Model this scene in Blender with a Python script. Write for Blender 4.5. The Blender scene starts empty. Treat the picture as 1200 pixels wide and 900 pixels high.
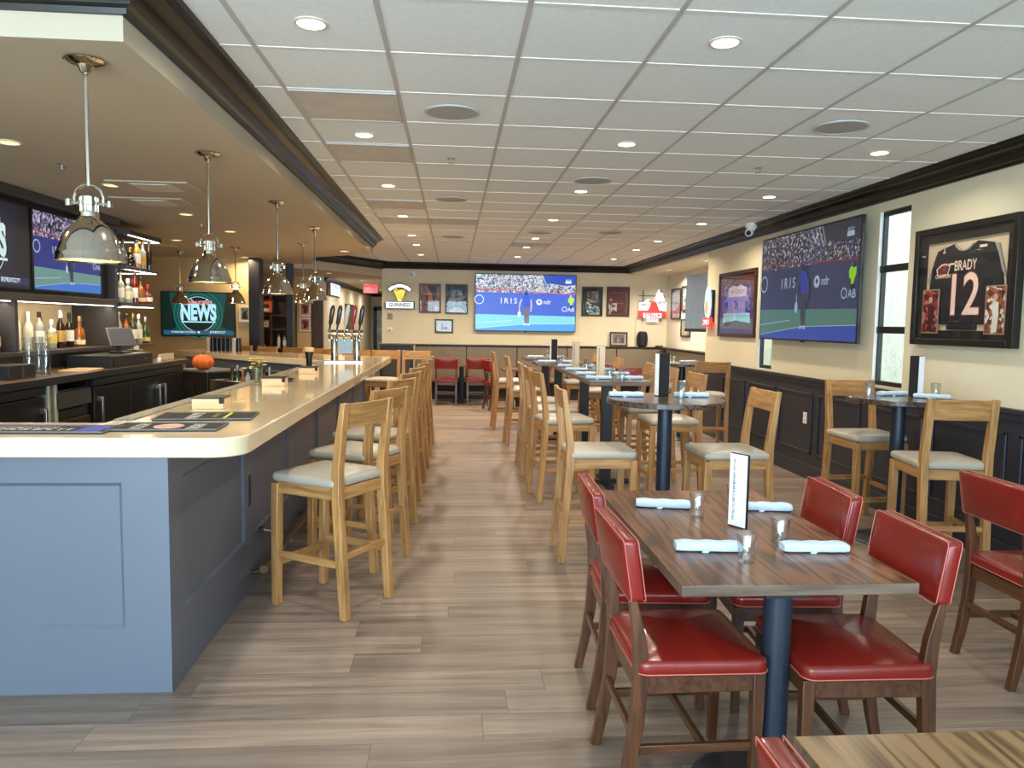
import bpy, bmesh, math, random
from mathutils import Matrix, Vector
random.seed(7)
SC = bpy.context.scene
COL = SC.collection
PI = math.pi
R = math.radians
ORD = ['first', 'second', 'third', 'fourth', 'fifth', 'sixth', 'seventh', 'eighth', 'ninth', 'tenth', 'eleventh', 'twelfth']

def s2l(c):
    return c / 12.92 if c <= .04045 else ((c + .055) / 1.055) ** 2.4
def rgb(r, g, b):
    return (s2l(r / 255), s2l(g / 255), s2l(b / 255), 1)

# ------------------------------------------------------------------ materials
MATS = {}
def new_mat(name):
    m = bpy.data.materials.new(name); m.use_nodes = True
    nt = m.node_tree; b = nt.nodes['Principled BSDF']
    return m, nt, b
def plain(name, c, rough=.5, metal=0, emit=0, ecol=None, coat=0, var=.06, vscale=9, spec=None, bump=0):
    """solid colour with a faint procedural variation"""
    if name in MATS: return MATS[name]
    m, nt, b = new_mat(name)
    b.inputs['Roughness'].default_value = rough
    b.inputs['Metallic'].default_value = metal
    b.inputs['Coat Weight'].default_value = coat
    if spec is not None: b.inputs['Specular IOR Level'].default_value = spec
    tc = nt.nodes.new('ShaderNodeTexCoord'); nz = nt.nodes.new('ShaderNodeTexNoise')
    nz.inputs['Scale'].default_value = vscale; nz.inputs['Detail'].default_value = 3
    nt.links.new(tc.outputs['Object'], nz.inputs['Vector'])
    rp = nt.nodes.new('ShaderNodeValToRGB')
    rp.color_ramp.elements[0].position = .3; rp.color_ramp.elements[1].position = .7
    rp.color_ramp.elements[0].color = tuple(x * (1 - var) for x in c[:3]) + (1,)
    rp.color_ramp.elements[1].color = tuple(min(1, x * (1 + var)) for x in c[:3]) + (1,)
    nt.links.new(nz.outputs['Fac'], rp.inputs['Fac'])
    nt.links.new(rp.outputs['Color'], b.inputs['Base Color'])
    if emit:
        b.inputs['Emission Color'].default_value = ecol or c
        b.inputs['Emission Strength'].default_value = emit
    if bump:
        bp = nt.nodes.new('ShaderNodeBump'); bp.inputs['Strength'].default_value = bump; bp.inputs['Distance'].default_value = .004
        n2 = nt.nodes.new('ShaderNodeTexNoise'); n2.inputs['Scale'].default_value = vscale * 14; n2.inputs['Detail'].default_value = 4
        nt.links.new(tc.outputs['Object'], n2.inputs['Vector'])
        nt.links.new(n2.outputs['Fac'], bp.inputs['Height']); nt.links.new(bp.outputs['Normal'], b.inputs['Normal'])
    MATS[name] = m
    return m
def wood(name, c0, c1, axis='Z', scale=9., rough=.45, stretch=14., coat=0., rings=.35, contrast=(.3, .72)):
    key = name + axis
    if key in MATS: return MATS[key]
    m, nt, b = new_mat(key)
    N = nt.nodes.new; L = nt.links.new
    tc = N('ShaderNodeTexCoord'); mp = N('ShaderNodeMapping')
    sc = [scale * stretch * .35] * 3; sc['XYZ'.index(axis)] = scale * .35
    mp.inputs['Scale'].default_value = sc
    oi = N('ShaderNodeObjectInfo'); ad = N('ShaderNodeVectorMath'); ad.operation = 'ADD'
    L(tc.outputs['Object'], ad.inputs[0])
    mu = N('ShaderNodeMath'); mu.operation = 'MULTIPLY'; mu.inputs[1].default_value = 7.3
    L(oi.outputs['Random'], mu.inputs[0]); L(mu.outputs[0], ad.inputs[1])
    L(ad.outputs[0], mp.inputs['Vector'])
    n1 = N('ShaderNodeTexNoise'); n1.inputs['Scale'].default_value = 1.; n1.inputs['Detail'].default_value = 7; n1.inputs['Distortion'].default_value = rings
    n1.inputs['Roughness'].default_value = .62
    L(mp.outputs[0], n1.inputs['Vector'])
    rp = N('ShaderNodeValToRGB'); rp.color_ramp.elements[0].position = contrast[0]; rp.color_ramp.elements[1].position = contrast[1]
    rp.color_ramp.elements[0].color = c0; rp.color_ramp.elements[1].color = c1
    L(n1.outputs['Fac'], rp.inputs['Fac']); L(rp.outputs['Color'], b.inputs['Base Color'])
    b.inputs['Roughness'].default_value = rough; b.inputs['Coat Weight'].default_value = coat; b.inputs['Coat Roughness'].default_value = .2
    bp = N('ShaderNodeBump'); bp.inputs['Strength'].default_value = .12; bp.inputs['Distance'].default_value = .002
    L(n1.outputs['Fac'], bp.inputs['Height']); L(bp.outputs['Normal'], b.inputs['Normal'])
    MATS[key] = m
    return m
def glow(name, c, strength):
    if name in MATS: return MATS[name]
    m, nt, b = new_mat(name)
    b.inputs['Base Color'].default_value = (.02, .02, .02, 1)
    b.inputs['Roughness'].default_value = .3
    b.inputs['Emission Color'].default_value = c
    b.inputs['Emission Strength'].default_value = strength
    MATS[name] = m
    return m
def glass(name, c=(1, 1, 1, 1), rough=.02, ior=1.45, boost=0):
    """thin clear glass: see-through with fresnel reflections"""
    if name in MATS: return MATS[name]
    m, nt, b = new_mat(name)
    nt.nodes.remove(b); out = nt.nodes['Material Output']
    tr = nt.nodes.new('ShaderNodeBsdfTransparent'); tr.inputs[0].default_value = c
    gl = nt.nodes.new('ShaderNodeBsdfGlossy'); gl.inputs['Roughness'].default_value = rough
    fr = nt.nodes.new('ShaderNodeFresnel'); ge = nt.nodes.new('ShaderNodeNewGeometry'); mr = nt.nodes.new('ShaderNodeMapRange')
    mr.inputs['To Min'].default_value = ior; mr.inputs['To Max'].default_value = 1 / ior
    nt.links.new(ge.outputs['Backfacing'], mr.inputs['Value']); nt.links.new(mr.outputs[0], fr.inputs['IOR'])
    mx = nt.nodes.new('ShaderNodeMixShader')
    ad = nt.nodes.new('ShaderNodeMath'); ad.inputs[1].default_value = boost; ad.use_clamp = True; nt.links.new(fr.outputs[0], ad.inputs[0])
    nt.links.new(ad.outputs[0], mx.inputs[0]); nt.links.new(tr.outputs[0], mx.inputs[1]); nt.links.new(gl.outputs[0], mx.inputs[2])
    nt.links.new(mx.outputs[0], out.inputs['Surface'])
    MATS[name] = m
    return m

# ------------------------------------------------------------------ mesh builder
class MB:
    def __init__(s):
        s.v = []; s.f = []; s.m = []; s.M = Matrix.Identity(4)
    def at(s, M): s.M = M; return s
    def add(s, vs, fs, m=0):
        o = len(s.v); s.v += [s.M @ Vector(p) for p in vs]
        s.f += [[o + i for i in f] for f in fs]; s.m += [m] * len(fs)
    def box(s, x0, x1, y0, y1, z0, z1, m=0):
        s.add([(x, y, z) for x in (x0, x1) for y in (y0, y1) for z in (z0, z1)],
              [(0, 1, 3, 2), (4, 6, 7, 5), (0, 4, 5, 1), (2, 3, 7, 6), (0, 2, 6, 4), (1, 5, 7, 3)], m)
        return s
    def cbox(s, c, d, m=0):
        return s.box(c[0] - d[0] / 2, c[0] + d[0] / 2, c[1] - d[1] / 2, c[1] + d[1] / 2, c[2] - d[2] / 2, c[2] + d[2] / 2, m)
    def loft(s, rings, m=0, caps=True, closed=True):
        n = len(rings[0]); vs = [p for r in rings for p in r]; fs = []
        for k in range(len(rings) - 1):
            for i in range(n if closed else n - 1):
                j = (i + 1) % n
                fs.append((k * n + i, k * n + j, (k + 1) * n + j, (k + 1) * n + i))
        if caps:
            fs.append(tuple(range(n - 1, -1, -1))); fs.append(tuple((len(rings) - 1) * n + i for i in range(n)))
        s.add(vs, fs, m); return s
    def prism(s, pts, a, b, plane='XY', m=0):
        f = {'XY': lambda p, h: (p[0], p[1], h), 'XZ': lambda p, h: (p[0], h, p[1]), 'YZ': lambda p, h: (h, p[0], p[1])}[plane]
        return s.loft([[f(p, a) for p in pts], [f(p, b) for p in pts]], m)
    def poly(s, pts, m=0):
        s.add(pts, [tuple(range(len(pts)))], m); return s
    def lathe(s, prof, c=(0, 0, 0), n=24, m=0, caps=True):
        return s.loft([[(c[0] + r * math.cos(2 * PI * i / n), c[1] + r * math.sin(2 * PI * i / n), c[2] + z) for i in range(n)] for r, z in prof], m, caps)
    def tube(s, pts, r, n=10, m=0, closed=False):
        pts = [Vector(p) for p in pts]; rings = []
        N = len(pts); up = None
        for i, p in enumerate(pts):
            a = pts[(i - 1) % N] if (i or closed) else p; b = pts[(i + 1) % N] if (i < N - 1 or closed) else p
            t = (b - a).normalized()
            if up is None:
                up = t.orthogonal().normalized()
            up = (up - t * up.dot(t)).normalized(); w = t.cross(up)
            rr = r[i] if isinstance(r, (list, tuple)) else r
            rings.append([tuple(p + rr * (math.cos(2 * PI * k / n) * up + math.sin(2 * PI * k / n) * w)) for k in range(n)])
        if closed: rings.append(rings[0])
        return s.loft(rings, m, caps=not closed)
    def bar(s, p0, p1, w, h, m=0):
        """rectangular bar; w across, h in the vertical-most direction"""
        p0, p1 = Vector(p0), Vector(p1); t = (p1 - p0).normalized()
        a = Vector((0, 0, 1)) if abs(t.z) < .9 else Vector((0, 1, 0))
        u = t.cross(a).normalized(); v = u.cross(t).normalized()
        q = [(-w / 2, -h / 2), (w / 2, -h / 2), (w / 2, h / 2), (-w / 2, h / 2)]
        return s.loft([[tuple(p + u * x + v * y) for x, y in q] for p in (p0, p1)], m)
    def text(s, string, size, M, m=0, bold=0., align='CENTER', xs=1.):
        me = text_mesh(string, bold, align)
        T = M @ Matrix.Diagonal((size * xs, size, size, 1))
        s.add([T @ p for p in me[0]], me[1], m); return s
TXT = {}
def text_mesh(string, bold, align):
    k = (string, bold, align)
    if k not in TXT:
        cu = bpy.data.curves.new('lettering', 'FONT'); cu.body = string; cu.align_x = align; cu.align_y = 'CENTER'; cu.offset = bold; cu.resolution_u = 4
        ob = bpy.data.objects.new('lettering', cu)
        me = bpy.data.meshes.new_from_object(ob)
        TXT[k] = ([v.co.copy() for v in me.vertices], [tuple(p.vertices) for p in me.polygons])
        bpy.data.meshes.remove(me); bpy.data.objects.remove(ob); bpy.data.curves.remove(cu)
    return TXT[k]
FRONT = Matrix.Rotation(PI / 2, 4, 'X')      # lays lettering upright, facing -Y

def build(name, mb, mats, parent=None, bevel=0, smooth=35, loc=None, segs=2, flat=False):
    me = bpy.data.meshes.new(name)
    me.from_pydata([tuple(v) for v in mb.v], [], mb.f)
    mats = mats if isinstance(mats, (list, tuple)) else [mats]
    for m in mats: me.materials.append(m)
    me.polygons.foreach_set('material_index', mb.m)
    if not flat:
        bm = bmesh.new(); bm.from_mesh(me); bmesh.ops.recalc_face_normals(bm, faces=bm.faces); bm.to_mesh(me); bm.free()
    if smooth:
        me.polygons.foreach_set('use_smooth', [True] * len(me.polygons)); me.set_sharp_from_angle(angle=R(smooth))
    me.update()
    o = bpy.data.objects.new(name, me); COL.objects.link(o)
    if parent is not None: o.parent = parent
    if loc is not None: o.location = loc
    if bevel:
        b = o.modifiers.new('edge_round', 'BEVEL'); b.width = bevel; b.segments = segs; b.limit_method = 'ANGLE'; b.angle_limit = R(40)
    return o
def tag(o, label, cat, group=None, kind=None):
    o['label'] = label; o['category'] = cat
    if group: o['group'] = group
    if kind: o['kind'] = kind
    return o
def thing(name, label, cat, loc=(0, 0, 0), rot=0, group=None):
    o = bpy.data.objects.new(name, None); COL.objects.link(o); o.empty_display_size = .1
    o.location = loc; o.rotation_euler = (0, 0, R(rot))
    return tag(o, label, cat, group)
def structure(name, mb, mats, parent=None, **k):
    o = build(name, mb, mats, parent, **k)
    if parent is None: o['kind'] = 'structure'
    return o
def dup(root, label, loc=None, rot=None, group=None, scale=None):
    r = root.copy(); COL.objects.link(r)
    if loc is not None: r.location = loc
    if rot is not None: r.rotation_euler = (0, 0, R(rot))
    if scale is not None: r.scale = scale
    r['label'] = label
    if group: r['group'] = group
    for ch in list(root.children):
        c = ch.copy(); COL.objects.link(c); c.parent = r
        for g in list(ch.children):
            d = g.copy(); COL.objects.link(d); d.parent = c
    return r
def rrect(w, d, r, n=5, taper=0.):
    """rounded rectangle outline; taper widens the +y end"""
    out = []
    for cx, cy, a0 in ((1, 1, 0), (-1, 1, 90), (-1, -1, 180), (1, -1, 270)):
        for k in range(n + 1):
            a = R(a0 + 90 * k / n)
            x = cx * (w / 2 - r) + r * math.cos(a); y = cy * (d / 2 - r) + r * math.sin(a)
            out.append((x * (1 + taper * y / d), y))
    return out
def cushion(mb, w, d, h, r=.03, edge=.012, dome=.015, taper=0., m=0, f=None, seg=6):
    """soft pad lying in XY from z=0 to h (+dome); f remaps each point"""
    f = f or (lambda p: p)
    rings = []
    def ring(inset, z):
        rings.append([f((x * (1 - 2 * inset / w), y * (1 - 2 * inset / d), z)) for x, y in rrect(w, d, r, seg, taper)])
    for q in (.97, .7, .4, .15):
        sx = (1 - 2 * edge / w) * (1 - q); sy = (1 - 2 * edge / d) * (1 - q)
        rings.append([f((x * sx, y * sy, 0)) for x, y in rrect(w, d, r, seg, taper)])
    ring(edge, 0); ring(edge * .3, edge * .35); ring(0, edge)
    ring(0, h - edge); ring(edge * .3, h - edge * .35); ring(edge, h)
    for q in (.25, .45, .65, .85, .97):
        ins = edge + (min(w, d) / 2 - edge) * q
        z = h + dome * math.sin(q * PI / 2)
        sx = 1 - (2 * edge / w) - (1 - 2 * edge / w) * q; sy = 1 - (2 * edge / d) - (1 - 2 * edge / d) * q
        rings.append([f((x * sx, y * sy, z)) for x, y in rrect(w, d, r, seg, taper)])
    mb.loft(rings, m)
# rows of small marks standing for lettering too small to read
def glyphs(mb, x0, x1, y, h, z, m=0, upright=False, seed=1, M=None):
    rnd = random.Random(seed); x = x0
    M = M or Matrix.Identity(4)
    while x < x1 - h * .3:
        w = h * rnd.choice((.35, .5, .6)); k = rnd.randrange(4); s = h * .16
        segs = [[(x, y, x + s, y + h)]]
        segs = {0: [(x, y, x + s, y + h), (x, y + h - s, x + w, y + h), (x, y, x + w, y + s)], 1: [(x, y, x + s, y + h), (x + w - s, y, x + w, y + h), (x, y + h * .42, x + w, y + h * .58)],
                2: [(x, y, x + s, y + h), (x, y + h - s, x + w, y + h), (x + w - s, y + h * .4, x + w, y + h)], 3: [(x + w / 2 - s / 2, y, x + w / 2 + s / 2, y + h), (x, y + h - s, x + w, y + h)]}[k]
        for a, b, c, d in segs:
            q = [(a, b), (c, b), (c, d), (a, d)]
            mb.poly([M @ Vector((p[0], z, p[1]) if upright else (p[0], p[1], z)) for p in q], m)
        x += w + h * .16
# ------------------------------------------------------------------ shared finishes
WALL = plain('wall_paint_cream', rgb(222, 211, 182), .75, vscale=2, var=.03, bump=.05)
WALLW = plain('wall_paint_soft_white', rgb(226, 218, 200), .75, vscale=2, var=.03)
SOFF = plain('soffit_paint', rgb(186, 174, 152), .8, vscale=1.5, var=.02)
TILE = plain('ceiling_tile_white', rgb(236, 239, 236), .9, vscale=60, var=.04)
TEE = plain('ceiling_tee_shade_tone', rgb(188, 185, 181), .5)  # depth-running tees, greyed so the colour itself carries their shade
TEE_LIT = plain('ceiling_tee_lit_tone', rgb(236, 233, 228), .5)  # cross tees of the same grid, their lit look put into the colour
CROWN = plain('crown_dark_espresso', rgb(15, 12, 12), .3, var=.1, spec=.35)
NAVY = plain('bar_paint_slate_blue', rgb(92, 99, 112), .32, var=.02, vscale=3)
WAINS = plain('wainscot_paint_dark_slate', rgb(42, 45, 54), .4, var=.03, vscale=3)
BLACK = plain('satin_black', rgb(18, 18, 20), .4)
BLACKM = plain('matte_black', rgb(22, 21, 21), .7)
PEDEST = plain('pedestal_blue_black', rgb(38, 48, 62), .35, metal=.2)
STEEL = plain('brushed_steel', rgb(190, 188, 184), .28, 1)
CHROME = plain('polished_nickel', rgb(196, 190, 178), .09, 1, var=.02)
WHITEP = plain('white_plastic', rgb(232, 230, 224), .4)
QUARTZ = plain('bar_top_quartz', rgb(222, 203, 170), .1, var=.03, vscale=24, coat=.3)
GLASS = glass('clear_glass', (.96, .975, .975, 1), boost=.07)
PANE = glass('picture_glass', (1, 1, 1, 1), .01, 1.32)

def floor_mat():
    m, nt, b = new_mat('floor_vinyl_plank'); N = nt.nodes.new; L = nt.links.new
    tc = N('ShaderNodeTexCoord')
    br = N('ShaderNodeTexBrick'); br.inputs['Scale'].default_value = 1
    br.inputs['Brick Width'].default_value = 1.5; br.inputs['Row Height'].default_value = .195
    br.inputs['Mortar Size'].default_value = .0012; br.inputs['Mortar Smooth'].default_value = .2
    br.inputs['Color1'].default_value = (0, 0, 0, 1); br.inputs['Color2'].default_value = (1, 1, 1, 1); br.inputs['Mortar'].default_value = (.2, .2, .2, 1)
    br.offset = 0
    sx = N('ShaderNodeSeparateXYZ'); L(tc.outputs['Object'], sx.inputs[0])
    dv = N('ShaderNodeMath'); dv.operation = 'DIVIDE'; dv.inputs[1].default_value = .195; L(sx.outputs['Y'], dv.inputs[0])
    fl = N('ShaderNodeMath'); fl.operation = 'FLOOR'; L(dv.outputs[0], fl.inputs[0])
    wn = N('ShaderNodeTexWhiteNoise'); wn.noise_dimensions = '1D'; L(fl.outputs[0], wn.inputs['W'])
    ma = N('ShaderNodeMath'); ma.operation = 'MULTIPLY_ADD'; ma.inputs[1].default_value = 6; L(wn.outputs['Value'], ma.inputs[0]); L(sx.outputs['X'], ma.inputs[2])
    cx = N('ShaderNodeCombineXYZ'); L(ma.outputs[0], cx.inputs['X']); L(sx.outputs['Y'], cx.inputs['Y']); L(cx.outputs[0], br.inputs['Vector'])
    # each plank shifts the grain
    mp = N('ShaderNodeMapping'); mp.inputs['Scale'].default_value = (.55, 9, 1)
    av = N('ShaderNodeVectorMath'); av.operation = 'ADD'
    sc = N('ShaderNodeVectorMath'); sc.operation = 'SCALE'; sc.inputs['Scale'].default_value = 9
    L(br.outputs['Color'], sc.inputs[0]); L(tc.outputs['Object'], av.inputs[0]); L(sc.outputs[0], av.inputs[1]); L(av.outputs[0], mp.inputs['Vector'])
    nz = N('ShaderNodeTexNoise'); nz.inputs['Scale'].default_value = 1.6; nz.inputs['Detail'].default_value = 8; nz.inputs['Roughness'].default_value = .65; nz.inputs['Distortion'].default_value = .5
    L(mp.outputs[0], nz.inputs['Vector'])
    r1 = N('ShaderNodeValToRGB'); r1.color_ramp.elements[0].position = .3; r1.color_ramp.elements[1].position = .75
    r1.color_ramp.elements[0].color = rgb(102, 88, 78); r1.color_ramp.elements[1].color = rgb(164, 147, 133)
    L(nz.outputs['Fac'], r1.inputs['Fac'])
    mx = N('ShaderNodeMix'); mx.data_type = 'RGBA'; mx.blend_type = 'MULTIPLY'; mx.inputs['Factor'].default_value = 1
    r2 = N('ShaderNodeValToRGB'); r2.color_ramp.elements[0].color = (.78, .78, .79, 1); r2.color_ramp.elements[1].color = (1.12, 1.1, 1.08, 1)
    L(br.outputs['Color'], r2.inputs['Fac'])
    L(r1.outputs['Color'], mx.inputs['A']); L(r2.outputs['Color'], mx.inputs['B'])
    mm = N('ShaderNodeMix'); mm.data_type = 'RGBA'; mm.inputs['B'].default_value = rgb(74, 62, 54)
    L(br.outputs['Fac'], mm.inputs['Factor']); L(mx.outputs['Result'], mm.inputs['A'])
    L(mm.outputs['Result'], b.inputs['Base Color'])
    b.inputs['Roughness'].default_value = .38; b.inputs['Specular IOR Level'].default_value = .4
    bp = N('ShaderNodeBump'); bp.inputs['Strength'].default_value = .08; bp.inputs['Distance'].default_value = .002
    L(nz.outputs['Fac'], bp.inputs['Height']); L(bp.outputs['Normal'], b.inputs['Normal'])
    return m
# ------------------------------------------------------------------ floor and ceilings
CEIL = 2.83; SOF = 2.6
YB = 16.0          # back wall
XR = 3.75          # right wall
structure('floor', MB().box(-7.6, 7.5, -3.3, 26.3, -.1, 0), floor_mat(), smooth=0)
mb = MB().box(-7.6, 3.84, -3.3, YB + .15, CEIL, CEIL + .12, 0)
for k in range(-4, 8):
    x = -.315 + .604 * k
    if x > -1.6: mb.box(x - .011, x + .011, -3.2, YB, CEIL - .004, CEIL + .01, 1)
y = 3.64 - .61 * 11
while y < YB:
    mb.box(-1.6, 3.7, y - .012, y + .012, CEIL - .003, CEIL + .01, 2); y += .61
structure('ceiling', mb, [TILE, TEE, TEE_LIT], smooth=0)
structure('ceiling_bar_soffit', MB().prism([(-7.5, 2.98), (-1.23, 2.98), (-1.23, 11.6), (-2.25, 12.5), (-2.6, 14.0), (-7.5, 14.0)], SOF, CEIL - .001), SOFF, smooth=0)
structure('ceiling_annex', MB().prism([(-7.5, 14.0), (-2.6, 14.0), (-1.5, YB), (-1.5, 26.2), (-7.5, 26.2)], 2.52, CEIL + .1), SOFF, smooth=0)
structure('ceiling_alcove', MB().prism([(XR, 10.95), (4.75, 10.95), (4.75, YB), (XR, YB)], 2.665, CEIL + .1), WALLW, smooth=0)
# ------------------------------------------------------------------ walls
def wall_with_holes(name, x0, x1, ya, yb, holes, m, z1=CEIL):
    mb = MB(); y = ya
    for h0, h1, z0, zt in holes:
        mb.box(x0, x1, y, h0, 0, z1); mb.box(x0, x1, h0, h1, 0, z0); mb.box(x0, x1, h0, h1, zt, z1); y = h1
    mb.box(x0, x1, y, yb, 0, z1)
    return structure(name, mb, m, smooth=0)
WIN = [(6.0, 6.46, 1.085, 2.61), (8.6, 9.02, 1.085, 2.61)]
wall_with_holes('wall_right', XR, XR + .09, -3.2, 10.95, WIN, WALL)
structure('wall_alcove_right', MB().box(4.6, 4.75, 10.95, YB, 0, 2.665), WALLW, smooth=0)
structure('wall_alcove_return', MB().box(XR + .09, 4.6, 10.8, 10.95, 0, 2.665), WALLW, smooth=0)
structure('wall_back', MB().box(-1.5, 4.75, YB, YB + .15, 0, CEIL), WALL, smooth=0)
structure('wall_left', MB().box(-4.1, -3.95, -3.2, 9.05, 0, SOF), WALL, smooth=0)
structure('wall_left_return', MB().box(-7.5, -4.1, 8.95, 9.05, 0, SOF), WALL, smooth=0)
structure('wall_left_far', MB().box(-7.6, -7.5, 9.05, 16.6, 0, SOF), WALL, smooth=0)
WARMW = plain('wall_paint_warm_tan', rgb(214, 186, 136), .75, vscale=2, var=.03)
structure('wall_left_rear', MB().box(-7.5, -3.33, 13.0, 13.12, 0, SOF), WARMW, smooth=0)
structure('wall_annex_rear', MB().box(-7.5, -2.95, 16.6, 16.75, 0, SOF), WARMW, smooth=0)
structure('wall_corridor_left', MB().box(-2.95, -2.8, 16.6, 26, 0, SOF), WALLW, smooth=0)
structure('wall_corridor_end', MB().box(-2.95, -1.35, 26, 26.15, 0, SOF), WALLW, smooth=0)
structure('wall_corridor_right', MB().box(-1.5, -1.35, YB + .15, 26, 0, SOF), WALLW, smooth=0)
# street front behind the camera: three shop windows
mb = MB()
FW = [(-3.6, -1.5), (-1.2, 1.1), (1.4, 3.5)]
xs = -4.1
for a, b_ in FW:
    mb.box(xs, a, -3.3, -3.1, 0, CEIL); mb.box(a, b_, -3.3, -3.1, 0, .35); mb.box(a, b_, -3.3, -3.1, 2.6, CEIL); xs = b_
mb.box(xs, 3.84, -3.3, -3.1, 0, CEIL)
structure('wall_front', mb, WALL, smooth=0)
for i, (a, b_) in enumerate(FW):
    w = MB()
    w.box(a, a + .05, -3.25, -3.17, .35, 2.6); w.box(b_ - .05, b_, -3.25, -3.17, .35, 2.6); w.box(a, b_, -3.25, -3.17, .35, .4); w.box(a, b_, -3.25, -3.17, 2.55, 2.6)
    w.box(a, b_, -3.24, -3.18, 2.0, 2.04)
    structure('window_%d' % (i + 3), w, BLACK, smooth=0)
# ------------------------------------------------------------------ crown mouldings and wainscot
CP = [(0, -.125), (.018, -.125), (.022, -.108), (.04, -.1), (.05, -.075), (.072, -.05), (.1, -.04), (.105, -.024), (.135, -.02), (.14, 0), (0, 0)]
def crown(name, path, z, side, mat=CROWN, k=1.):
    """sweeps the moulding profile along a plan polyline; side=+1 projects to the left of travel"""
    rings = []
    P = [Vector((x, y)) for x, y in path]
    for i, p in enumerate(P):
        d0 = (P[i] - P[i - 1]).normalized() if i else None
        d1 = (P[i + 1] - P[i]).normalized() if i < len(P) - 1 else None
        n0 = Vector((-d0.y, d0.x)) if d0 else None; n1 = Vector((-d1.y, d1.x)) if d1 else None
        if n0 and n1:
            n = (n0 + n1); n = n / max(.2, n.dot(n0) * n.length / n.length) if n.length else n0
            n = (n0 + n1).normalized(); n = n / max(.3, n.dot(n0))
        else: n = n0 or n1
        rings.append([(p.x + n.x * side * o * k, p.y + n.y * side * o * k, z + h * k) for o, h in CP])
    return structure(name, MB().loft(rings), mat, smooth=30)
crown('trim_1', [(XR, -3.1), (XR, YB), (-1.5, YB)], CEIL, 1, k=1.12)
crown('trim_2', [(-7.4, 2.98), (-1.23, 2.98), (-1.23, 11.6), (-2.25, 12.5)], CEIL, -1, k=1.1)
crown('trim_3', [(-2.6, 14.0), (-1.5, YB)], CEIL, -1, k=1.25)
crown('trim_4', [(-2.8, 16.62), (-2.8, 26), (-1.5, 26)], 2.52, -1, k=.8)
mb = MB()
mb.box(XR - .012, XR, -3.1, 10.95, .0, 1.04)                       # board
mb.box(XR - .035, XR, -3.1, 10.95, 0, .15); mb.box(XR - .045, XR, -3.1, 10.95, 1.03, 1.065); mb.box(XR - .03, XR, -3.1, 10.95, .985, 1.03)
structure('baseboard_right', mb, WAINS, bevel=.004, smooth=0)
for i in range(11):
    y0 = 1.05 + i * .92 - .9
    m2 = MB(); a, b_, c, d = y0, y0 + .8, .26, .9
    for (p, q, r_, s_) in ((a, a + .028, c, d), (b_ - .028, b_, c, d), (a, b_, c, c + .028), (a, b_, d - .028, d)):
        m2.box(XR - .026, XR - .012, p, q, r_, s_)
    structure('trim_%d' % (i + 10), m2, WAINS, bevel=.006, smooth=0)
# ------------------------------------------------------------------ side windows
STUC = plain('white_stucco', rgb(235, 238, 235), .9, var=.14, vscale=28, bump=.8)
structure('wall_neighbour', MB().box(5.7, 5.8, 4.0, 14.5, -.1, 4.0), STUC, smooth=0)
structure('ground_outside', MB().box(3.84, 5.7, 4.0, 10.7, -.12, .01), plain('concrete', rgb(205, 205, 200), .9), smooth=0)
for i, (a, b_, z0, z1) in enumerate(WIN):
    f = MB(); X0, X1 = XR + .03, XR + .07
    f.box(X0, X1, a, a + .04, z0, z1); f.box(X0, X1, b_ - .03, b_, z0, z1); f.box(X0, X1, a, b_, z0, z0 + .04); f.box(X0, X1, a, b_, z1 - .04, z1)
    for z in (1.575, 2.11): f.box(X0 - .01, X1, a, b_, z - .03, z + .03)
    w = structure('window_%d' % (i + 1), f, BLACK, bevel=.003, smooth=0)
    build('pane', MB().box(XR + .048, XR + .052, a + .03, b_ - .03, z0 + .03, z1 - .03), glass('window_glass', (.92, .97, .95, 1)), w, smooth=0)
    build('reveal', MB().box(XR + .002, XR + .03, b_ - .006, b_ - .001, z0, z1), plain('reveal_white', rgb(240, 240, 236), .6), w, smooth=0)
# ------------------------------------------------------------------ columns, door and annex
structure('trim_30', MB().box(-3.4, -3.22, 12.85, 13.12, 0, SOF), BLACK, bevel=.008, smooth=0)
structure('trim_31', MB().box(-3.02, -2.9, 13.9, 14.02, 0, SOF), BLACK, bevel=.008, smooth=0)
d = structure('door_1', MB().box(-2.72, -2.6, 25.93, 26, 0, 2.05).box(-1.72, -1.6, 25.93, 26, 0, 2.05).box(-2.72, -1.6, 25.93, 26, 1.95, 2.08).box(-2.6, -1.72, 25.95, 26, 0, .5), plain('door_dark_green', rgb(42, 46, 38), .4), smooth=0)
build('pane', MB().box(-2.6, -1.72, 25.96, 25.98, .5, 1.95), plain('frosted_pane', rgb(190, 200, 190), .25, var=.35, vscale=5), d, smooth=0)
# ------------------------------------------------------------------ camera
CAMH = 1.58
yaw, pitch, roll, fpx = .078754, .080255, -.015578, 879.5
f_ = Vector((math.sin(yaw) * math.cos(pitch), math.cos(yaw) * math.cos(pitch), -math.sin(pitch)))
r_ = Vector((math.cos(yaw), -math.sin(yaw), 0)); dn = f_.cross(r_)
r2 = math.cos(roll) * r_ + math.sin(roll) * dn; d2 = -math.sin(roll) * r_ + math.cos(roll) * dn
cam = bpy.data.cameras.new('camera'); co = bpy.data.objects.new('camera', cam); COL.objects.link(co)
cam.sensor_fit = 'HORIZONTAL'; cam.sensor_width = 36; cam.lens = fpx / 1200 * 36; cam.clip_start = .02; cam.clip_end = 100
co.matrix_world = Matrix(((r2.x, -d2.x, -f_.x, 0), (r2.y, -d2.y, -f_.y, 0), (r2.z, -d2.z, -f_.z, CAMH), (0, 0, 0, 1)))
SC.camera = co
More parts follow.
